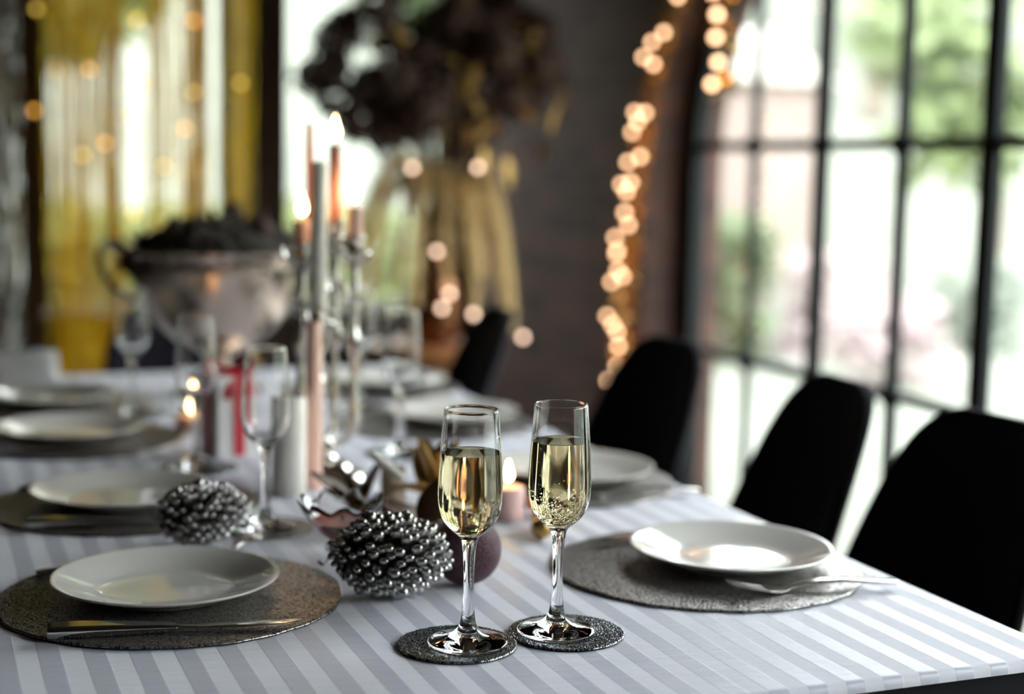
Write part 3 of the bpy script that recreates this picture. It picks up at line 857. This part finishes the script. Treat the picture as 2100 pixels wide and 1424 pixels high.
for x, y, lb in ((.388, 1.774, 'empty champagne flute in front of the white pillar candle'), (.372, 2.16, 'empty champagne flute in front of the glowing tealight'), (.690, 2.195, 'empty champagne flute right of the candelabra'), (.349, 2.665, 'empty champagne flute standing far left before the black chair'), (.745, 2.62, 'empty champagne flute far behind the candelabra')):
    coaster(x + .004, y, 'round dark glitter coaster under the ' + lb)
    flute((x, y, TZ + CT), x * 9, lb)

# ------------------------------------------------------------------ silver pinecones and plum ball
def scale_mesh():
    p = [(0, -.006), (.0028, -.003), (.0037, .001), (.0040, .0048), (.0034, .0080), (.0019, .0101), (0, .0107)]
    return MB().lathe(p, 7).mesh('scale', M_conesilver, 80)
me_scale = scale_mesh()
def pinecone(label, loc, axis, L, R, n, seed):
    t = thing('silver_pinecone', label, 'pinecone', loc, 0, 'silver pinecone ornaments')
    r = random.Random(seed)
    ax = Vector(axis).normalized()
    q = Vector((0, 0, 1)).rotation_difference(ax).to_matrix().to_4x4()
    def rad(s): # s 0..1 along axis from base to tip
        u = 2 * s - .92
        return R * math.sqrt(max(0.012, 1 - abs(u / (.92 if u < 0 else 1.08)) ** 2.25))
    core = [(0, -L / 2 + .006)] + [(max(0.0008, rad(i / 14) - .012), -L / 2 + L * i / 14) for i in range(1, 14)] + [(0, L / 2 - .008)]
    MB().lathe(core, 20, Matrix.Translation((0, 0, R)) @ q).build('cone_core', M_conecore, t)
    # even spacing over the surface
    ss = [i / 400 for i in range(401)]; acc = [0]
    for a, b in zip(ss, ss[1:]): acc.append(acc[-1] + (rad((a + b) / 2) + .004))
    k = 0
    for i in range(n):
        target = acc[-1] * (i + .5) / n
        while acc[k + 1] < target: k += 1
        s = ss[k]; a = i * 2.39996 + r.uniform(-.12, .12)
        rr = max(.001, rad(s) - .0125)
        ds = (rad(min(1, s + .02)) - rad(max(0, s - .02))) / (.04 * L)
        nrm = Vector((math.cos(a), math.sin(a), -ds)).normalized()
        d = (nrm + Vector((r.gauss(0, .10), r.gauss(0, .10), .38))).normalized()
        P = Vector((rr * math.cos(a), rr * math.sin(a), -L / 2 + L * s))
        sz = (1.0 + .5 * math.sin(PI * s)) * r.uniform(.85, 1.15) * R / .0415
        M = Matrix.Translation((0, 0, R)) @ q @ Matrix.Translation(P) @ Vector((0, 0, 1)).rotation_difference(d).to_matrix().to_4x4() @ Matrix.Rotation(a, 4, 'Z') @ Matrix.Diagonal((sz * 1.05, sz * .85, sz * 1.1, 1))
        inst(me_scale, 'scale', t, M)
    return t
pinecone('large silver pinecone lying beside the front left champagne flute', (.447, 1.452, TZ + .0022), (.93, -.32, -.06), .113, .0415, 195, 1)
pinecone('silver pinecone lying behind the front left plate', (.302, 1.720, TZ + .0018), (.93, -.10, .08), .098, .036, 180, 2)
t = thing('glitter_ball', 'plum glitter ball behind the front left champagne flute', 'ornament', (.537, 1.472, TZ))
MB().ball((0, 0, .0375), .0375, 48, 28).build('ball', M_purple, t)
MB().lathe([(0, .0745), (.006, .0745), (.006, .081), (0, .081)], 16).build('cap', M_bronze, t)

# ------------------------------------------------------------------ crystal candle bowl with red wax
def scal(n, amp, dz):
    def f(R, z, a):
        k = max(0, (z - .035) / .035)
        return R * (1 + amp * k * math.cos(n * a)), z + dz * k * math.cos(n * a)
    return f
t = thing('crystal_bowl', 'scalloped crystal bowl of red wax beside the large pinecone', 'candle holder', (.436, 1.600, TZ), .3)
o = [(0, .022), (.008, .022), (.016, .026), (.027, .036), (.037, .048), (.044, .060), (.0475, .068)]
i_ = [(.0455, .068), (.042, .060), (.035, .0485), (.025, .038), (.014, .030), (0, .029)]
MB().lathe(o + i_, 72, None, scal(9, .09, .005)).build('bowl', M_glass, t, 80)
MB().lathe([(0, .0288), (.0142, .0298), (.0252, .0378), (.0330, .0462), (.0322, .0470), (0, .0466)], 36).build('wax', M_red, t)
MB().tube([(0, 0, .045), (.001, 0, .056)], .0008, 6).build('wick', M_wick, t)
for k in range(3):
    a = k * 2.094 + 3.4
    c, s = math.cos(a), math.sin(a)
    MB().tube([(c * .008, s * .008, .026), (c * .018, s * .018, .020), (c * .024, s * .024, .010), (c * .034, s * .034, .0045)], [.005, .0045, .0035, .0045], 10).ball((c * .019, s * .019, .0205), .0058, 12, 8).build('foot', M_glass, t, 80)

# ------------------------------------------------------------------ leaves, candles and baubles in the middle
def leaf(mb, base, dirv, L, W, curl, roll):
    d = Vector(dirv).normalized(); side = d.cross(Vector((0, 0, 1)))
    side = side.normalized() if side.length > .01 else Vector((1, 0, 0))
    up = side.cross(d).normalized()
    side, up = side * math.cos(roll) + up * math.sin(roll), up * math.cos(roll) - side * math.sin(roll)
    vs = []; fs = []; n = 8
    for i in range(n + 1):
        t = i / n
        w = W * math.sin(PI * (t * .94 + .03)) ** .8 * (1 - .25 * t)
        c = Vector(base) + d * L * t + up * (curl * t * t * L)
        vs += [c - side * w + up * w * .35, c, c + side * w + up * w * .35]
    for i in range(n):
        a = i * 3
        fs += [(a, a + 1, a + 4, a + 3), (a + 1, a + 2, a + 5, a + 4)]
    return mb.add(vs, fs)
def leaf_ornament(label, loc, spec, mt, name='leaf_ornament', berries=0):
    t = thing(name, label, 'ornament', loc)
    for base, d, L, W, curl, roll in spec:
        o = leaf(MB(), base, d, L, W, curl, roll).build('leaf', mt, t, 60)
        md = o.modifiers.new('thick', 'SOLIDIFY'); md.thickness = .0012; md.offset = 0
    for k in range(berries):
        a = k * 2.4
        MB().ball((.010 * math.cos(a), .010 * math.sin(a), .022 + .004 * k), .007, 12, 8).build('berry', M_goldb, t)
    return t
leaf_ornament('dark bronze leaf cluster behind the crystal bowl', (.508, 1.765, TZ), [
    ((0, 0, .012), (-.8, .1, .55), .085, .026, .1, .2), ((0, 0, .014), (.3, .2, .8), .075, .024, -.1, .6), ((0, 0, .012), (-.3, -.6, .5), .070, .024, -.4, -.2),
    ((0, 0, .010), (.9, -.2, .35), .075, .024, -.3, .3), ((0, 0, .016), (-.4, .6, .6), .080, .026, -.1, 0), ((0, 0, .010), (.5, -.7, .5), .066, .022, -.4, -.3), ((-.015, 0, .03), (-.2, -.2, .9), .055, .022, -.2, .8)], M_bronze, berries=3)
leaf_ornament('gold leaf poinsettia behind the front left flute', (.610, 1.800, TZ), [
    ((0, 0, .02), (-.35, -.1, .95), .085, .028, .05, .3), ((0, 0, .02), (.3, .1, .95), .080, .026, -.1, -.4), ((0, 0, .018), (.9, .1, .5), .08, .025, -.2, .2), ((0, 0, .018), (-.8, -.2, .45), .070, .025, -.2, -.3),
    ((0, 0, .015), (.35, -.7, .35), .075, .026, -.3, .2), ((0, 0, .015), (-.2, -.8, .25), .075, .026, -.25, 0), ((0, 0, .02), (0, .5, .8), .08, .026, 0, 0), ((0, 0, .02), (.1, -.35, .9), .07, .026, .05, 1.1)], M_gold, berries=4)
leaf_ornament('bronze leaf spray lying against the plum ball', (.545, 1.615, TZ), [
    ((0, 0, .010), (-.6, .2, .7), .075, .026, -.2, .3), ((0, 0, .010), (.3, .3, .85), .085, .028, -.15, -.4), ((0, 0, .008), (.8, -.1, .5), .07, .024, -.3, .2), ((0, 0, .008), (-.1, -.5, .7), .062, .024, -.3, .1)], M_bronze)
t = thing('cinnamon_stick', 'short pale cinnamon stick leaning on the bronze leaves', 'cinnamon stick', (.530, 1.74, TZ), 0)
MB().tube([(-.012, .02, .088), (.020, -.005, .060)], [.0045, .0045], 12).tube([(-.012, .028, .086), (.022, .003, .057)], [.004, .004], 12).build('bark_roll', M_wax, t)

FL = [(0, 0), (.0026, .002), (.0046, .0065), (.0050, .010), (.0042, .0155), (.0026, .022), (.0012, .028), (0, .032)]
FL = [(r_ * 1.5, z_ * 1.12) for r_, z_ in FL]
me_flame = MB().lathe(smoothprof(FL, 2), 14).mesh('flame', M_flame, 80)
me_wick = MB().tube([(0, 0, -.003), (.0006, 0, .004), (.0012, 0, .009)], .0009, 6).mesh('wick', M_wick)
def candle(name, label, loc, r, h, wax, lit, top=None, tilt=(0, 0), fs=1.0, cat='candle', group=None):
    t = thing(name, label, cat, loc, 0, group); t.rotation_euler = (tilt[0], tilt[1], 0)
    rt = top or r
    prof = [(0, 0), (r * .96, 0), (r, .001), (r * .98 + rt * .02, h * .3), (r * .4 + rt * .6, h * .8), (rt, h - .003), (rt * .94, h), (rt * .75, h - .0005), (rt * .5, h - .0025), (0, h - .003)]
    wx = MB().lathe(prof, 28).build('wax', wax, t, 50)
    inst(me_wick, 'wick', wx, Matrix.Translation((0, 0, h)))
    if lit: inst(me_flame, 'flame', t, Matrix.Translation((0, 0, h + .006)) @ Matrix.Diagonal((fs, fs, fs, 1)))
    return t
candle('pillar_candle', 'tall ivory pillar candle behind the empty flute', (.462, 1.965, TZ), .0225, .131, M_wax, False)
candle('votive_candle', 'short beige candle behind the bronze leaves', (.560, 1.81, TZ), .016, .060, M_beige, False)
def votive(label, loc, wax, r=.026, h=.05, fill=.5, fs=.8):
    t = thing('votive_holder', label, 'candle holder', loc)
    MB().lathe([(0, 0), (r * .8, 0), (r * .86, .002), (r, h), (r * .95, h), (r * .80, .005), (0, .005)], 36).build('glass_cup', M_glass, t, 50)
    k = .80 + .15 * fill
    wx = MB().lathe([(0, .0048), (r * .80, .0048), (r * k, h * fill), (0, h * fill)], 28).build('wax', wax, t, 50)
    inst(me_wick, 'wick', wx, Matrix.Translation((0, 0, h * fill)))
    inst(me_flame, 'flame', t, Matrix.Translation((0, 0, h * fill + .005)) @ Matrix.Diagonal((fs, fs, fs, 1)))
    return t
candle('pink_candle', 'short lit pink candle between the two champagne flutes', (.692, 1.745, TZ), .021, .040, M_pink, True, fs=.8)
votive('lit tealight in a clear glass behind the empty flute on the left', (.418, 2.47, TZ), M_peach, .030, .062, .45, .85)
for lb, loc, r, mt in (('shiny gold bauble right of the pink candle', (.712, 1.672, TZ), .017, M_goldb), ('smaller gold bauble in front of the pink candle', (.690, 1.630, TZ), .013, M_gold), ('shiny copper bauble beside the pink candle', (.735, 1.74, TZ), .018, M_copper)):
    t = thing('bauble', lb, 'ornament', loc)
    MB().ball((0, 0, r), r, 28, 18).build('ball', mt, t)
    MB().lathe([(0, 2 * r - .001), (.004, 2 * r - .001), (.004, 2 * r + .004), (0, 2 * r + .004)], 12).build('cap', M_silver, t)
    MB().tube([(.003 * math.cos(a), 0, 2 * r + .006 + .003 * math.sin(a)) for a in [i * PI / 6 for i in range(13)]], .0005, 5).build('hook', M_silver, t)
# gift box
t = thing('gift_box', 'tall white gift box tied with a red ribbon', 'gift box', (.440, 2.275, TZ), .25)
MB().box((0, 0, .053), (.062, .062, .106)).build('box', M_paper, t, smooth=0)
MB().box((0, 0, .1125), (.066, .066, .017)).build('lid', M_paper, t, smooth=0)
rb = MB()
for s in (-1, 1):
    rb.box((.003, s * .0334, .0605), (.017, .0012, .121)); rb.box((s * .0334, 0, .0605), (.0012, .017, .121))
rb.box((.003, 0, .1216), (.017, .066, .0012)); rb.box((0, 0, .1218), (.066, .017, .0012))
rb = rb.build('ribbon', M_ribbon, t, smooth=0)
for s in (-1, 1):
    MB().tube(bez((0, 0, .122), (s * .02, -.006, .150), (s * .045, -.004, .148), (s * .036, 0, .130), 8) + bez((s * .036, 0, .130), (s * .03, .002, .122), (s * .015, 0, .122), (0, 0, .124), 5)[1:], .0065, 8, flat=.25).build('bow_loop', M_ribbon, rb)
    MB().tube(bez((0, -.004, .124), (s * .012, -.028, .126), (s * .016, -.038, .112), (s * .018, -.036, .088), 8), .006, 8, flat=.2).build('bow_tail', M_ribbon, rb)
MB().ball((0, 0, .126), (.008, .007, .006), 12, 8).build('bow_knot', M_ribbon, rb)

# ------------------------------------------------------------------ candelabra
CX, CY = .532, 2.05
t = thing('candelabra', 'tall antique silver candelabra with four slim stems and leafy cups', 'candelabra', (CX, CY, TZ))
MB().lathe(smoothprof([(0, 0), (.056, 0), (.058, .004), (.052, .010), (.040, .014), (.034, .022), (.020, .028), (.014, .038), (.018, .046), (.011, .054), (.009, .062), (0, .064)], 2), 40).build('base', M_silver, t, 60)
rx, ry = Rt.x, Rt.y       # across the table as the stems stand
stems = [(-.035, .018, .300), (.040, .012, .310), (-.006, -.018, .215), (.010, .026, .330)]
for i, (a, b, h) in enumerate(stems):
    sx, sy = a * .93 + b * .37, -a * .37 + b * .93
    pts = bez((sx * .15, sy * .15, .045), (sx * 1.1, sy * 1.1, .050), (sx * 1.05, sy * 1.05, .075), (sx, sy, .11), 10) + [(sx, sy, .11 + (h - .11) * k / 16) for k in range(1, 17)]
    rad = []
    for k in range(len(pts)):
        z = pts[k][2]
        rad.append(.0050 + .0028 * abs(math.sin(z * 38 + i)) + (.004 if abs(z - h * .62) < .012 else 0))
    MB().tube(pts, rad, 12).build('stem', M_silver, t, 60)
    cup = MB().lathe(smoothprof([(0, h - .006), (.008, h - .004), (.011, h + .002), (.022, h + .007), (.0235, h + .010), (.013, h + .011), (.0135, h + .026), (.0155, h + .030), (.0135, h + .031), (.0115, h + .014), (0, h + .013)], 2), 28, Matrix.Translation((sx, sy, 0))).build('candle_cup', M_silver, t, 60)
    for k in range(5):
        an = k * 1.256 + i
        o = leaf(MB(), (sx + .007 * math.cos(an), sy + .007 * math.sin(an), h - .012), (math.cos(an), math.sin(an), .7), .040, .007, .45, 0).build('cup_leaf', M_silver, t, 60)
        md = o.modifiers.new('thick', 'SOLIDIFY'); md.thickness = .0015
    for q in (.42, .72):
        z = .06 + (h - .06) * q
        for k in range(3):
            an = k * 2.09 + i + q * 5
            o = leaf(MB(), (sx, sy, z), (math.cos(an), math.sin(an), .9), .034, .006, .5, 0).build('stem_leaf', M_silver, t, 60)
            md = o.modifiers.new('thick', 'SOLIDIFY'); md.thickness = .0015
def on_stem(i):
    a, b, h = stems[i]
    return (CX + a * .93 + b * .37, CY - a * .37 + b * .93, TZ + h + .0135)
candle('taper_candle', 'short lit peach candle on the left arm of the candelabra', on_stem(0), .0112, .048, M_peach, True, .0118, group='candelabra candles')
candle('taper_candle', 'short lit peach candle on the right arm of the candelabra', on_stem(1), .0112, .058, M_peach, True, .0118, group='candelabra candles')
candle('taper_candle', 'thick ivory unlit candle on the low middle arm of the candelabra', on_stem(2), .0112, .215, M_wax, False, .0100, group='candelabra candles')
candle('taper_candle', 'tall thin lit pink candle rising highest on the candelabra', on_stem(3), .0085, .124, M_rose, True, .0085, group='candelabra candles')
# a candlestick standing behind with a slim unlit taper
t = thing('candlestick', 'slim silver candlestick just left of the candelabra', 'candlestick', (.545, 2.18, TZ))
MB().lathe(smoothprof([(0, 0), (.036, 0), (.037, .003), (.028, .007), (.012, .012), (.007, .022), (.009, .034), (.006, .05), (.005, .12), (.008, .15), (.005, .18), (.0055, .27), (.010, .285), (.016, .290), (.009, .292), (.0095, .306), (.0105, .308), (.0085, .3085), (.0075, .295), (0, .294)], 2), 32).build('stick', M_silver, t, 60)
candle('taper_candle', 'slim unlit dusky red candle left of the highest flame', (.545, 2.18, TZ + .2945), .0072, .205, M_rose, False, .0050, group='candelabra candles', tilt=(0, -.02))
candle('added_candle', 'tall peach candle added before the candelabra stems', (.500, 1.985, TZ), .0120, .228, M_peach, False, .0105)  # candle added for the peach column along the left silver stem

# ------------------------------------------------------------------ silver footed bowl of dried moss and cones
BX, BY = .535, 2.86
t = thing('footed_bowl', 'large silver footed bowl with side handles', 'bowl', (BX, BY, TZ), -.35)
t.scale = (1.18, 1.18, 1.22)
MB().lathe(smoothprof([(0, 0), (.066, 0), (.069, .005), (.060, .012), (.036, .020), (.022, .034), (.018, .050), (.024, .062), (.034, .068), (.058, .080), (.090, .104), (.116, .138), (.132, .176), (.140, .205), (.150, .222), (.152, .227), (.147, .226), (.136, .208), (.126, .178), (.108, .142), (.080, .110), (.045, .090), (0, .085)], 2), 64).build('bowl', M_bowl, t, 60)
MB().lathe([(.1385, .198), (.1435, .200), (.1440, .205), (.1435, .210), (.1400, .209)], 64).build('rim_band', M_bowl, t, 60)
for s in (-1, 1):
    MB().tube(bez((s * .122, 0, .150), (s * .165, 0, .125), (s * .210, 0, .215), (s * .178, 0, .232), 12) + bez((s * .178, 0, .232), (s * .165, 0, .238), (s * .150, 0, .225), (s * .146, 0, .215), 5)[1:], .0058, 10).build('handle', M_bowl, t)
    for k in (-1, 1):
        o = leaf(MB(), (s * .15, k * .01, .215), (s * .4, k * .8, .25), .05, .010, .2, 0).build('handle_leaf', M_bowl, t, 60)
        md = o.modifiers.new('thick', 'SOLIDIFY'); md.thickness = .002
t = thing('dried_moss', 'dark mound of dried moss filling the silver bowl', 'moss', (BX, BY, TZ + .21))
t.scale = (1.22, 1.22, 1.15)
m = MB(); r = random.Random(11)
for _ in range(2200):
    a = r.uniform(0, 2 * PI); q = math.sqrt(r.random()); R = .142 * q
    top = .048 + .062 * (1 - q * q) + .018 * math.sin(a * 3 + 1) * q
    p = Vector((R * math.cos(a), R * math.sin(a), r.uniform(top * .6, top)))
    d = Vector((r.gauss(0, 1), r.gauss(0, 1), r.gauss(.6, 1))).normalized(); s = d.orthogonal().normalized()
    L = r.uniform(.010, .024)
    m.add([p - s * .004, p + s * .004, p + d * L + s * .002, p + d * L - s * .002], [(0, 1, 2, 3)])
o = m.build('fronds', M_moss, t, smooth=0); o['kind'] = 'stuff'
MB().lathe([(0, .012), (.09, .012), (.115, .030), (.128, .050), (.10, .080), (.05, .098), (0, .102)], 32, None, lambda R, z, a: (R * (1 + .05 * math.sin(5 * a)), z + .01 * math.sin(4 * a + 1) * R / .1)).build('mound', M_moss, t, 80)
for lb, x, y, rr in (('dark brown cone on the right of the moss in the silver bowl', .07, -.06, .030), ('dark brown cone on the left of the moss in the silver bowl', -.085, -.03, .026), ('dark brown cone on top of the moss in the silver bowl', .035, .03, .030)):
    q = math.hypot(x, y) / .142
    t = thing('brown_pinecone', lb, 'pinecone', (BX + x, BY + y, TZ + .21 + .045 + .062 * (1 - q * q)))
    MB().ball((0, 0, rr * .8), (rr * .7, rr * .7, rr), 14, 8).build('cone_core', M_dried, t)
    for i in range(40):
        s = (i + .5) / 40; a = i * 2.39996; R = rr * .72 * math.sin(PI * (.08 + .86 * s)); z = rr * .8 - rr + 2 * rr * s
        leaf(MB(), (R * math.cos(a) * .8, R * math.sin(a) * .8, z), (math.cos(a), math.sin(a), .5), rr * .45, rr * .16, .2, 0).build('scale', M_dried, t, 60)

# ------------------------------------------------------------------ dried flower arrangement on a wooden stand
AX, AY = 1.458, 4.30
t = thing('plant_stand', 'small brown wooden stand under the dried flowers', 'table', (AX, AY, 0))
t.scale = (.911, .911, 1.085)
MB().lathe([(0, .575), (.215, .575), (.222, .582), (.222, .600), (.215, .606), (0, .606)], 40).build('top', M_bwood, t)
MB().lathe([(0, .52), (.17, .52), (.17, .575), (0, .575)], 40).build('apron', M_bwood, t)
for k in range(4):
    a = k * PI / 2 + .5
    MB().tube([(math.cos(a) * .14, math.sin(a) * .14, .55), (math.cos(a) * .19, math.sin(a) * .19, 0)], [.018, .012], 10).build('leg', M_bwood, t)
t = thing('dried_flower_arrangement', 'huge arrangement of dark dried hydrangeas above drooping pampas grass', 'flowers', (AX, AY, .658))
t.scale = (.911, .911, .911)
MB().lathe(smoothprof([(0, 0), (.060, 0), (.064, .006), (.085, .06), (.095, .13), (.080, .21), (.050, .27), (.044, .31), (.056, .335), (.052, .336), (.040, .31), (.046, .27), (.074, .21), (.088, .13), (.078, .06), (.055, .01), (0, .01)], 2), 40).build('vase', M_vase, t, 60)
r = random.Random(21)
heads = []
for k in range(44):
    for _ in range(60):
        x = r.uniform(-.42, .37); z = r.uniform(.60, 1.22); y = r.uniform(-.20, .20)
        e = ((x + .03) / .40) ** 2 + ((z - .93) / .30) ** 2 + (y / .25) ** 2
        if e < 1 and all((x - h[0]) ** 2 + (z - h[2]) ** 2 + .5 * (y - h[1]) ** 2 > .0065 for h in heads): break
    heads.append((x, y, z))
for k, (x, y, z) in enumerate(heads):
    stm = MB().tube(bez((x * .06, y * .06, .25), (x * .1, y * .1, .5), (x * .6, y * .6, z - .2), (x, y, z), 8), [.004] * 9, 5).build('stem', M_stemm, t)
    m = MB(); R = r.uniform(.065, .095)
    for i in range(230):
        d = Vector((r.gauss(0, 1), r.gauss(0, 1), r.gauss(0, 1))).normalized()
        p = Vector((x, y, z)) + d * R * r.uniform(.55, 1.0)
        u = d.orthogonal().normalized(); vv = d.cross(u)
        an = r.uniform(0, PI); u, vv = u * math.cos(an) + vv * math.sin(an), vv * math.cos(an) - u * math.sin(an)
        s = r.uniform(.010, .018)
        m.add([p - u * s, p - vv * s + d * .004, p + u * s, p + vv * s + d * .004], [(0, 1, 2, 3)])
    m.build('flower_head', M_dried, stm, smooth=0)
for k in range(34):
    a = r.uniform(0, 2 * PI)
    x = r.uniform(-.05, .38) if k < 24 else r.uniform(-.40, .1); z = r.uniform(.60, 1.25); y = -r.uniform(.10, .28)
    o = leaf(MB(), (x, y, z), (math.cos(a) * .5, -.3, math.sin(a)), r.uniform(.07, .12), .020, -.2, r.uniform(-1, 1)).build('leaf', M_dgold, t, 60)
for k in range(22):
    a = 2 * PI * k / 22 + r.uniform(-.1, .1)
    c, s = math.cos(a), math.sin(a)
    L = r.uniform(.20, .33); top = r.uniform(.50, .62); dn = r.uniform(.07, .32)
    cx_, cy_ = c * L, s * L * .8
    path = bez((c * .02, s * .02, .30), (c * .06, s * .06, top + .12), (cx_ * .9, cy_ * .9, top + .10), (cx_ * 1.05, cy_ * 1.05, dn), 16)
    stm = MB().tube(path, [.0028] * 17, 5).build('stem', M_pampas, t)
    m = MB()
    for i in range(620):
        q = r.uniform(.38, 1.0); kk = q * 16; i0 = min(15, int(kk)); p = path[i0].lerp(path[i0 + 1], kk - i0)
        dd = (path[i0 + 1] - path[i0]).normalized()
        rd = Vector((r.gauss(0, 1), r.gauss(0, 1), r.gauss(0, 1)))
        d = (dd * 1.0 + rd.normalized() * .75 + Vector((0, 0, -.25))).normalized(); sd = d.orthogonal().normalized()
        LL = r.uniform(.03, .065) * (1.15 - .4 * q)
        m.add([p - sd * .0026, p + sd * .0026, p + d * LL], [(0, 1, 2)])
    o = m.build('pampas_plume', M_pampas, stm, smooth=0)
# small glowing beads threaded through the flowers
def glow_beads(t, pts, rad, mt):
    me = MB().ball((0, 0, 0), rad, 12, 8).mesh('bulb', mt)
    for p in pts: inst(me, 'bulb', t, Matrix.Translation(p))
t = thing('bead_string', 'thin string of glowing beads threaded through the pampas grass', 'bead string', (AX, AY, .106))
t.scale = (.911, .911, .911)
bp = [(-.17, -.26, 1.185), (.03, -.30, 1.19), (-.10, -.30, .93), (-.06, -.31, .80), (-.085, -.31, .755), (.02, -.31, .735), (.20, -.28, .655)]
MB().tube(bp, .0012, 5).build('wire', M_stemm, t)
glow_beads(t, bp, .010, M_beaddim)

# ------------------------------------------------------------------ foil fringe curtains in front of the end window
def fringe(label, name, y, x0, x1, n, mt, rodz, zb, seed, gaps, w=(.0030, .0055)):
    r = random.Random(seed)
    t = thing(name, label, 'foil curtain', (0, 0, 0))
    MB().tube([(x0 - .05, y, rodz), (x1 + .05, y, rodz)], .010, 10).build('curtain_rod', M_dwood, t)
    for x in (x0 - .06, x1 + .06): MB().ball((x, y, rodz), .018, 12, 8).build('finial', M_dwood, t)
    m = MB(); k = 0
    while k < n:
        x = r.uniform(x0, x1)
        if any(a < x < b and r.random() < pr for a, b, pr in gaps): continue
        k += 1
        yy = y + r.gauss(0, .018); hw = r.uniform(*w) / 2; a = r.uniform(0, PI); tw = r.uniform(-1.2, 1.2)
        ph = r.uniform(0, 6); am = r.uniform(.002, .010); bot = zb + r.uniform(0, .12)
        vs = []; fs = []; nn = 44
        for i in range(nn + 1):
            q = i / nn; z = rodz + (bot - rodz) * q
            an = a + tw * q * 7 + .9 * math.sin(q * 23 + ph)
            c = Vector((x + am * math.sin(q * 9 + ph) * q, yy + am * math.cos(q * 7 + ph) * q, z)); d = Vector((math.cos(an), math.sin(an), 0)) * hw
            vs += [c - d, c + d]
        for i in range(nn): fs.append((2 * i, 2 * i + 1, 2 * i + 3, 2 * i + 2))
        m.add(vs, fs)
    o = m.build('foil_strips', mt, t, 80); o['kind'] = 'stuff'
    return t
fringe('long gold foil fringe curtain hanging before the end window', 'foil_curtain', 5.05, .40, 1.06, 330, M_foilg, 2.75, .12, 31, [(.64, .72, .9), (.76, .84, .6), (.92, .995, .93), (.46, .60, .25), (1.0, 1.2, .55)])
fringe('silver foil fringe curtain at the far left edge', 'foil_curtain', 4.75, .10, .31, 90, M_foils, 2.75, .12, 32, [])

t = thing('bead_string', 'string of small amber glowing beads added as glints in the gold foil curtain', 'bead string', (0, 0, 0))  # added glowing beads in place of glints on the foil strips
r = random.Random(77)
bp = [(.36 + .66 * ((k * .37 + .21 * r.random()) % 1.0), 5.0 + r.uniform(-.03, .03), 1.98 - (k % 13) * .075 + r.uniform(-.07, .07)) for k in range(24)]
MB().tube(bp, .0010, 5).build('wire', M_stemm, t)
glow_beads(t, bp[::2], .0095, M_amber)
glow_beads(t, bp[1::2], .0095, M_amber2)

# ------------------------------------------------------------------ garlands on the window arch
def curve_pts(ctrl, n):
    out = []
    m_ = len(ctrl)
    for i in range(m_ - 1):
        p0, p1, p2, p3 = [Vector(ctrl[j]) for j in (max(i - 1, 0), i, i + 1, min(i + 2, m_ - 1))]
        for k in range(n):
            t_ = k / n
            out.append(.5 * (2 * p1 + (p2 - p0) * t_ + (2 * p0 - 5 * p1 + 4 * p2 - p3) * t_ ** 2 + (3 * p1 - p0 - 3 * p2 + p3) * t_ ** 3))
    out.append(Vector(ctrl[-1])); return out
def tinsel(t, path, rad, n, mt, seed, size=.02):
    r = random.Random(seed); m = MB()
    for _ in range(n):
        kk = r.uniform(0, len(path) - 1.001); i0 = int(kk); p = path[i0].lerp(path[i0 + 1], kk - i0)
        d = Vector((r.gauss(0, 1), r.gauss(0, 1), r.gauss(0, 1))).normalized(); s = d.orthogonal().normalized() * .0016
        e = p + d * rad * r.uniform(.6, 1.1)
        m.add([p - s, p + s, e + s, e - s], [(0, 1, 2, 3)])
    o = m.build('tinsel', mt, t, smooth=0); o['kind'] = 'stuff'
g = [(2.0, 4.10, .40), (2.0, 4.12, .60), (2.0, 4.12, .80), (2.0, 4.10, .96), (2.0, 4.07, 1.12), (2.0, 4.02, 1.28), (2.0, 3.96, 1.46), (2.0, 3.84, 1.65), (2.0, 3.66, 1.83), (2.0, 3.38, 2.02), (2.0, 3.0, 2.16)]
path = curve_pts(g, 8)
t = thing('bead_garland', 'copper gold tinsel garland with warm glowing beads edging the arched window', 'garland', (0, 0, 0))
MB().tube(path, .004, 6).build('wire', M_stemm, t)
tinsel(t, path, .042, 2600, M_tinsel, 41)
r = random.Random(5); pts = []
for i, p in enumerate(path):
    for _ in range(1):
        if r.random() < .52: pts.append((p.x - .02 - r.uniform(0, .02), p.y + r.uniform(-.045, .045), p.z + r.uniform(-.012, .012)))
glow_beads(t, pts, .0085, M_bead)  # small beads that glow along the tinsel
path2 = curve_pts([(2.10, 3.745, 1.90), (2.09, 3.735, 1.74), (2.10, 3.72, 1.58), (2.10, 3.73, 1.42)], 8)
t = thing('leaf_garland', 'short gold leaf garland hanging in the top corner of the arched window', 'garland', (0, 0, 0))
MB().tube(path2, .003, 6).build('wire', M_stemm, t)
for i in range(44):
    q = r.random() ** 1.5; p = path2[min(len(path2) - 1, int(q * len(path2)))]; a = r.uniform(0, 2 * PI)
    leaf(MB(), p, (math.cos(a) * .6, math.sin(a), r.uniform(-.8, .3)), r.uniform(.05, .08), .016, -.2, r.uniform(-1, 1)).build('leaf', M_goldb if i % 2 else M_dgold, t, 60)
glow_beads(t, [tuple(path2[k] + Vector((-.03, r.uniform(-.03, .03), 0))) for k in (3, 7, 11, 14, 17, 20, 23)], .011, M_bead)  # added glow standing in for window highlights on the gold leaves
for m in (M_bead, M_beaddim, M_amber, M_amber2):
    m.cycles.emission_sampling = 'NONE'      # tiny beads: found by the paths themselves
